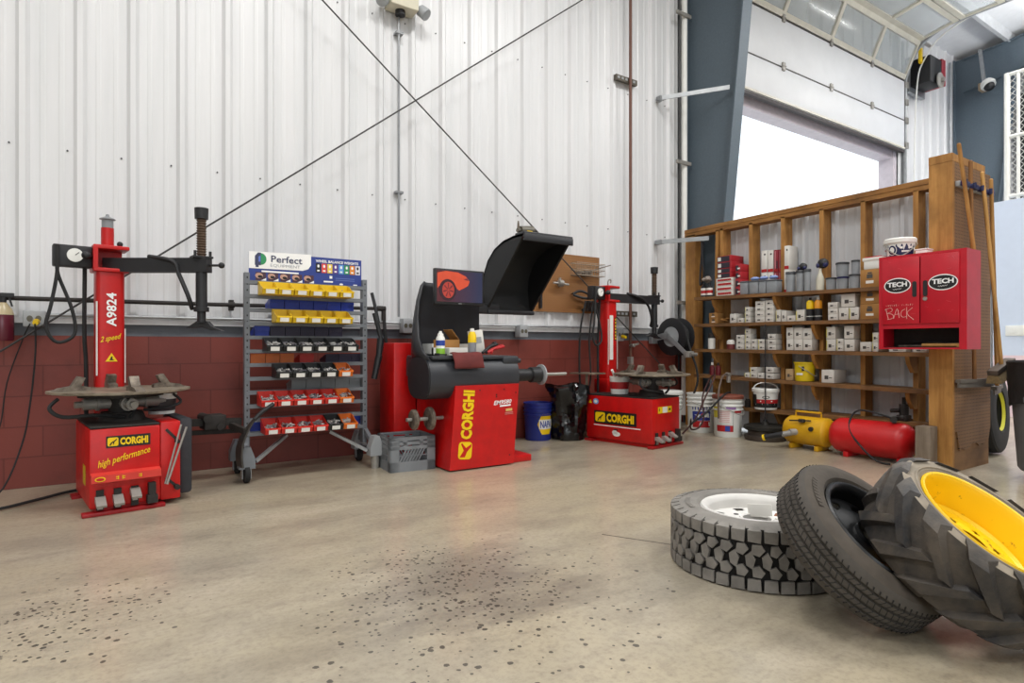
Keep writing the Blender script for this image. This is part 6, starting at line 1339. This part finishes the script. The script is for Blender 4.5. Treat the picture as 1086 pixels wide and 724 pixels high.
def hole_disc(mb, z, r_in, r_out, nh, hr, rh, n=72, mi=0, thick=0.006, dish=0.0, hole_sq=1.0, rot=0.0):
    """flat ring with nh round hand holes, as a polar grid with the hole cells left out"""
    rows = 14; vs = []; fs = []
    for j in range(rows + 1):
        r = r_in + (r_out - r_in) * j / rows; zz = z + dish * (1 - j / rows)
        for i in range(n): a = 2 * math.pi * i / n; vs.append((r * math.cos(a), r * math.sin(a), zz))
    for j in range(rows):
        for i in range(n):
            rc = r_in + (r_out - r_in) * (j + .5) / rows; a = 2 * math.pi * (i + .5) / n; inside = False
            for h_ in range(nh):
                b = 2 * math.pi * h_ / nh + rot; dx = rc * math.cos(a - b) - rh; dy = rc * math.sin(a - b)
                if (dx / hr) ** 2 + (dy / (hr * hole_sq)) ** 2 < 1: inside = True
            if not inside: fs.append((j * n + i, j * n + (i + 1) % n, (j + 1) * n + (i + 1) % n, (j + 1) * n + i))
    mb.add(vs, fs, mi); mb.add([(x, y, zz - thick) for x, y, zz in vs], [f[::-1] for f in fs], mi)
mb = MB(); mb.lathe((0, 0, 0), (0, 0, 1), [(0.098, 0.205), (0.112, 0.21), (0.121, 0.222), (0.121, 0.230), (0.113, 0.236), (0.10, 0.232), (-0.10, 0.232), (-0.10, 0.222), (0.03, 0.205), (0.06, 0.200), (0.098, 0.205)], 72, 0, False, False)
hole_disc(mb, 0.062, 0.072, 0.203, 8, 0.021, 0.165, dish=0.0, hole_sq=1.35, rot=0.3)
mb.lathe((0, 0, 0), (0, 0, 1), [(0.062, 0.075), (0.075, 0.07), (0.07, 0.058), (0.04, 0.06)], 40, 0, False, False)
for i in range(8): a = i * math.pi / 4; mb.cyl((0.105 * math.cos(a), 0.105 * math.sin(a), 0.058), (0.105 * math.cos(a), 0.105 * math.sin(a), 0.0635), 0.011, n=12, mi=1)
mb.build('wheel_rim', [WW, INK], t, fix=False)
t_ = thing('paper_card', 'folded white paper card lying on the white wheel', 'card', (2.44, 1.585, 0.184), R(25))
MB().box(-0.06, 0.06, -0.05, 0.05, 0.0, 0.004).bar((-0.055, 0.05, 0.0), (-0.055, 0.055, 0.055), 0.1, 0.004).build('card_sheet', PAPER, t_); MB().rect((0.0, -0.02, 0.0045), X3, Y3, 0.05, 0.04).build('brown_stain', mat('stain_rust', '8a5a40', 0.8), t_)
# highway tire leaning on it
n2 = Vector((0.067, -0.671, 0.738))
t = tire_thing('highway_tire', 'ribbed highway tire with black wheel leaning between two others', (2.184, 1.090, 0.246), n2)
mb = MB(); Rr = 0.296; hw = 0.07
carcass(mb, Rr, 2 * hw + 0.01, 0.195, 0.281, mt=0, ms=1, crown=0.006, bulge=0.014, n=96, grooves=(-0.04, -0.014, 0.014, 0.04))
N = 84
for i in range(N):
    a = 2 * math.pi * i / N
    for z0, z1, sh in ((-0.036, -0.018, 0.4), (-0.010, 0.010, -0.4), (0.018, 0.036, 0.4), (0.045, 0.057, -0.25), (-0.057, -0.045, 0.25)):
        p0 = Vector((math.cos(a) * (Rr - 0.001), math.sin(a) * (Rr - 0.001), z0)); b = a + sh * 2 * math.pi / N; p1 = Vector((math.cos(b) * (Rr - 0.001), math.sin(b) * (Rr - 0.001), z1))
        mb.bar(p0, p1, 0.003, 0.003, 2, up=(math.cos(a), math.sin(a), 0))
letters(mb, 0.25, 0.088, 1)
mb.build('tire_rubber', [mat('tread_worn', '4f4a44', 0.8, var=0.25, scale=10, bump=0.1), mat('sidewall_brown', '50483f', 0.85, var=0.35, scale=7, bump=0.15), TG], t, ang=25)
mb = MB(); BW = mat('wheel_black', '17181a', 0.35)
mb.lathe((0, 0, 0), (0, 0, 1), [(0.06, 0.172), (0.072, 0.176), (0.083, 0.186), (0.085, 0.194), (0.079, 0.2), (0.07, 0.195), (-0.06, 0.195), (-0.06, 0.185), (0.0, 0.17), (0.06, 0.172)], 72, 0, False, False)
hole_disc(mb, 0.022, 0.05, 0.172, 8, 0.018, 0.135, dish=0.014, hole_sq=1.3, rot=0.1)
mb.lathe((0, 0, 0), (0, 0, 1), [(0.036, 0.052), (0.05, 0.05), (0.046, 0.04), (0.01, 0.042)], 36, 0, False, False)
mb.build('wheel_rim', BW, t, fix=False)
# tractor tire with yellow wheel
n3 = Vector((0.024, -0.579, 0.815))
t = tire_thing('tractor_tire', 'lugged tractor tire with bright yellow wheel, topmost of the leaning tires', (2.318, 0.819, 0.285), n3)
mb = MB(); Rr = 0.292; hw = 0.108
carcass(mb, Rr - 0.004, 2 * hw, 0.216, 0.282, mt=0, ms=1, crown=0.004, bulge=0.004, n=80)
N = 13
for s in (1, -1):
    for i in range(N):
        a0 = 2 * math.pi * (i + (0.5 if s < 0 else 0)) / N; sec = []
        m_ = 6
        for j in range(m_ + 1):
            q = j / m_; z = s * (hw + 0.004 - (hw + 0.016) * q); a = a0 + 0.46 * q ** 1.1
            top = 0.289 if j == 0 else 0.307; wd = (0.078 - 0.03 * q) / 0.31; bs = 0.268 if j == 0 else 0.276
            for rr_, k_ in ((bs, 1.35), (top, 0.75)):
                for e in (-0.5, 0.5): sec.append((rr_ * math.cos(a + e * wd * k_), rr_ * math.sin(a + e * wd * k_), z + (s * 0.010 if (rr_ == bs and j == 0) else 0)))
        fs = []
        for j in range(m_):
            b = j * 4; c_ = b + 4
            fs += [(b + 2, b + 3, c_ + 3, c_ + 2), (b, c_, c_ + 1, b + 1), (b, b + 2, c_ + 2, c_), (b + 1, c_ + 1, c_ + 3, b + 3)]
        fs += [(0, 1, 3, 2), (4 * m_, 4 * m_ + 2, 4 * m_ + 3, 4 * m_ + 1)]
        mb.add(sec, fs, 0)
mb.lathe((0, 0, 0.1125), (0, 0, 1), [(0, 0.236), (0.003, 0.238), (0.003, 0.241), (0, 0.243)], 80, 1, False, False)
mb.build('tire_rubber', [mat('lug_rubber', '29292b', 0.6, var=0.45, scale=9, hex2='554d44', bump=0.3), mat('sidewall_tan', '958a7a', 0.9, var=0.25, scale=8, bump=0.2)], t, ang=30)
YW = NT('wheel_yellow'); co = YW.coord(); nz = YW.noise(co, 14, 6, 0.75); c = YW.mix(YW.ramp(nz, 0.60, 0.68), lin('f6c806'), lin('6a4a1e')); YW.l(c, YW.b.inputs['Base Color']); YW.b.inputs['Roughness'].default_value = 0.4
mb = MB(); mb.lathe((0, 0, 0), (0, 0, 1), [(0.104, 0.206), (0.112, 0.210), (0.114, 0.217), (0.108, 0.220), (0.095, 0.216), (-0.095, 0.216), (-0.095, 0.206), (-0.03, 0.19), (0.02, 0.19), (0.045, 0.198), (0.085, 0.20), (0.104, 0.206)], 80, 0, False, False)
hole_disc(mb, 0.0, 0.055, 0.192, 8, 0.011, 0.10, dish=0.018, rot=0.2)
mb.lathe((0, 0, 0), (0, 0, 1), [(0.0, 0.192), (0.012, 0.178), (0.0, 0.16)], 80, 0, False, False)
mb.build('wheel_rim', YW.m, t, fix=False)
# tractor tire standing beyond the partition
t = thing('tractor_tire', 'tractor tire standing behind the end panel, yellow rim showing', 'tire', (6.42, 2.15, 0.368)); t.rotation_mode = 'QUATERNION'; t.rotation_quaternion = frame_of((0.12, -1, 0.05))
mb = MB(); carcass(mb, 0.365, 0.24, 0.17, 0.345, mt=0, ms=0, bulge=0.012, n=64, grooves=(-0.06, -0.02, 0.02, 0.06)); mb.build('tire_rubber', RUB, t)
mb = MB(); mb.lathe((0, 0, 0), (0, 0, 1), [(0.10, 0.155), (0.122, 0.17), (0.10, 0.173), (-0.1, 0.173), (-0.1, 0.16), (0.05, 0.15), (0.04, 0.06), (0.06, 0.0)], 48, 0, False, False); mb.build('wheel_rim', mat('rim_lime_yellow', 'c9c322', 0.5), t, fix=False)
# trash bin at the right edge
t = thing('trash_bin', 'grey wheeled trash bin with a black liner at the right edge', 'bin', (5.46, 1.39, 0), R(-12))
MB().lathe((0, 0, 0.06), (0, 0, 1), [(0, 0.21), (0.02, 0.225), (0.60, 0.265), (0.62, 0.265)], 36).build('bin_body', mat('bin_grey', '5f6265', 0.55), t)
mb = MB(); n = 48; vs = []
rg = random.Random(7)
for z, r, amp in ((0.52, 0.275, 0.010), (0.6, 0.277, 0.008), (0.7, 0.279, 0.006), (0.80, 0.283, 0.004), (0.825, 0.288, 0.004), (0.835, 0.280, 0.002), (0.80, 0.265, 0.002), (0.62, 0.255, 0.0)):
    for i in range(n): a = 2 * math.pi * i / n; rr_ = r + amp * math.sin(9 * a + z * 20) + rg.uniform(-amp, amp) * .4; vs.append((rr_ * math.cos(a), rr_ * math.sin(a), z + (0.02 * math.sin(5 * a) if z < 0.55 else 0)))
mb.add(vs, [(j * n + i, j * n + (i + 1) % n, (j + 1) * n + (i + 1) % n, (j + 1) * n + i) for j in range(7) for i in range(n)] + [[7 * n + i for i in range(n)]])
mb.build('liner', mat('liner_black', '1a1a1b', 0.6, bump=0.3), t)
for i in range(5):
    a = 2 * math.pi * i / 5 + 0.55; MB().box(0.16 * math.cos(a) - 0.02, 0.16 * math.cos(a) + 0.02, 0.16 * math.sin(a) - 0.02, 0.16 * math.sin(a) + 0.02, 0.045, 0.065).lathe((0.16 * math.cos(a) - 0.012, 0.16 * math.sin(a), 0.028), (1, 0, 0), [(0, 0.022), (0.003, 0.028), (0.021, 0.028), (0.024, 0.022)], 14).build('caster', BLACK, t)
MB().box(-0.32, -0.26, -0.05, 0.05, 0.55, 0.59, b=0.006).build('side_handle', mat('bin_grey', '5f6265', 0.55), t)
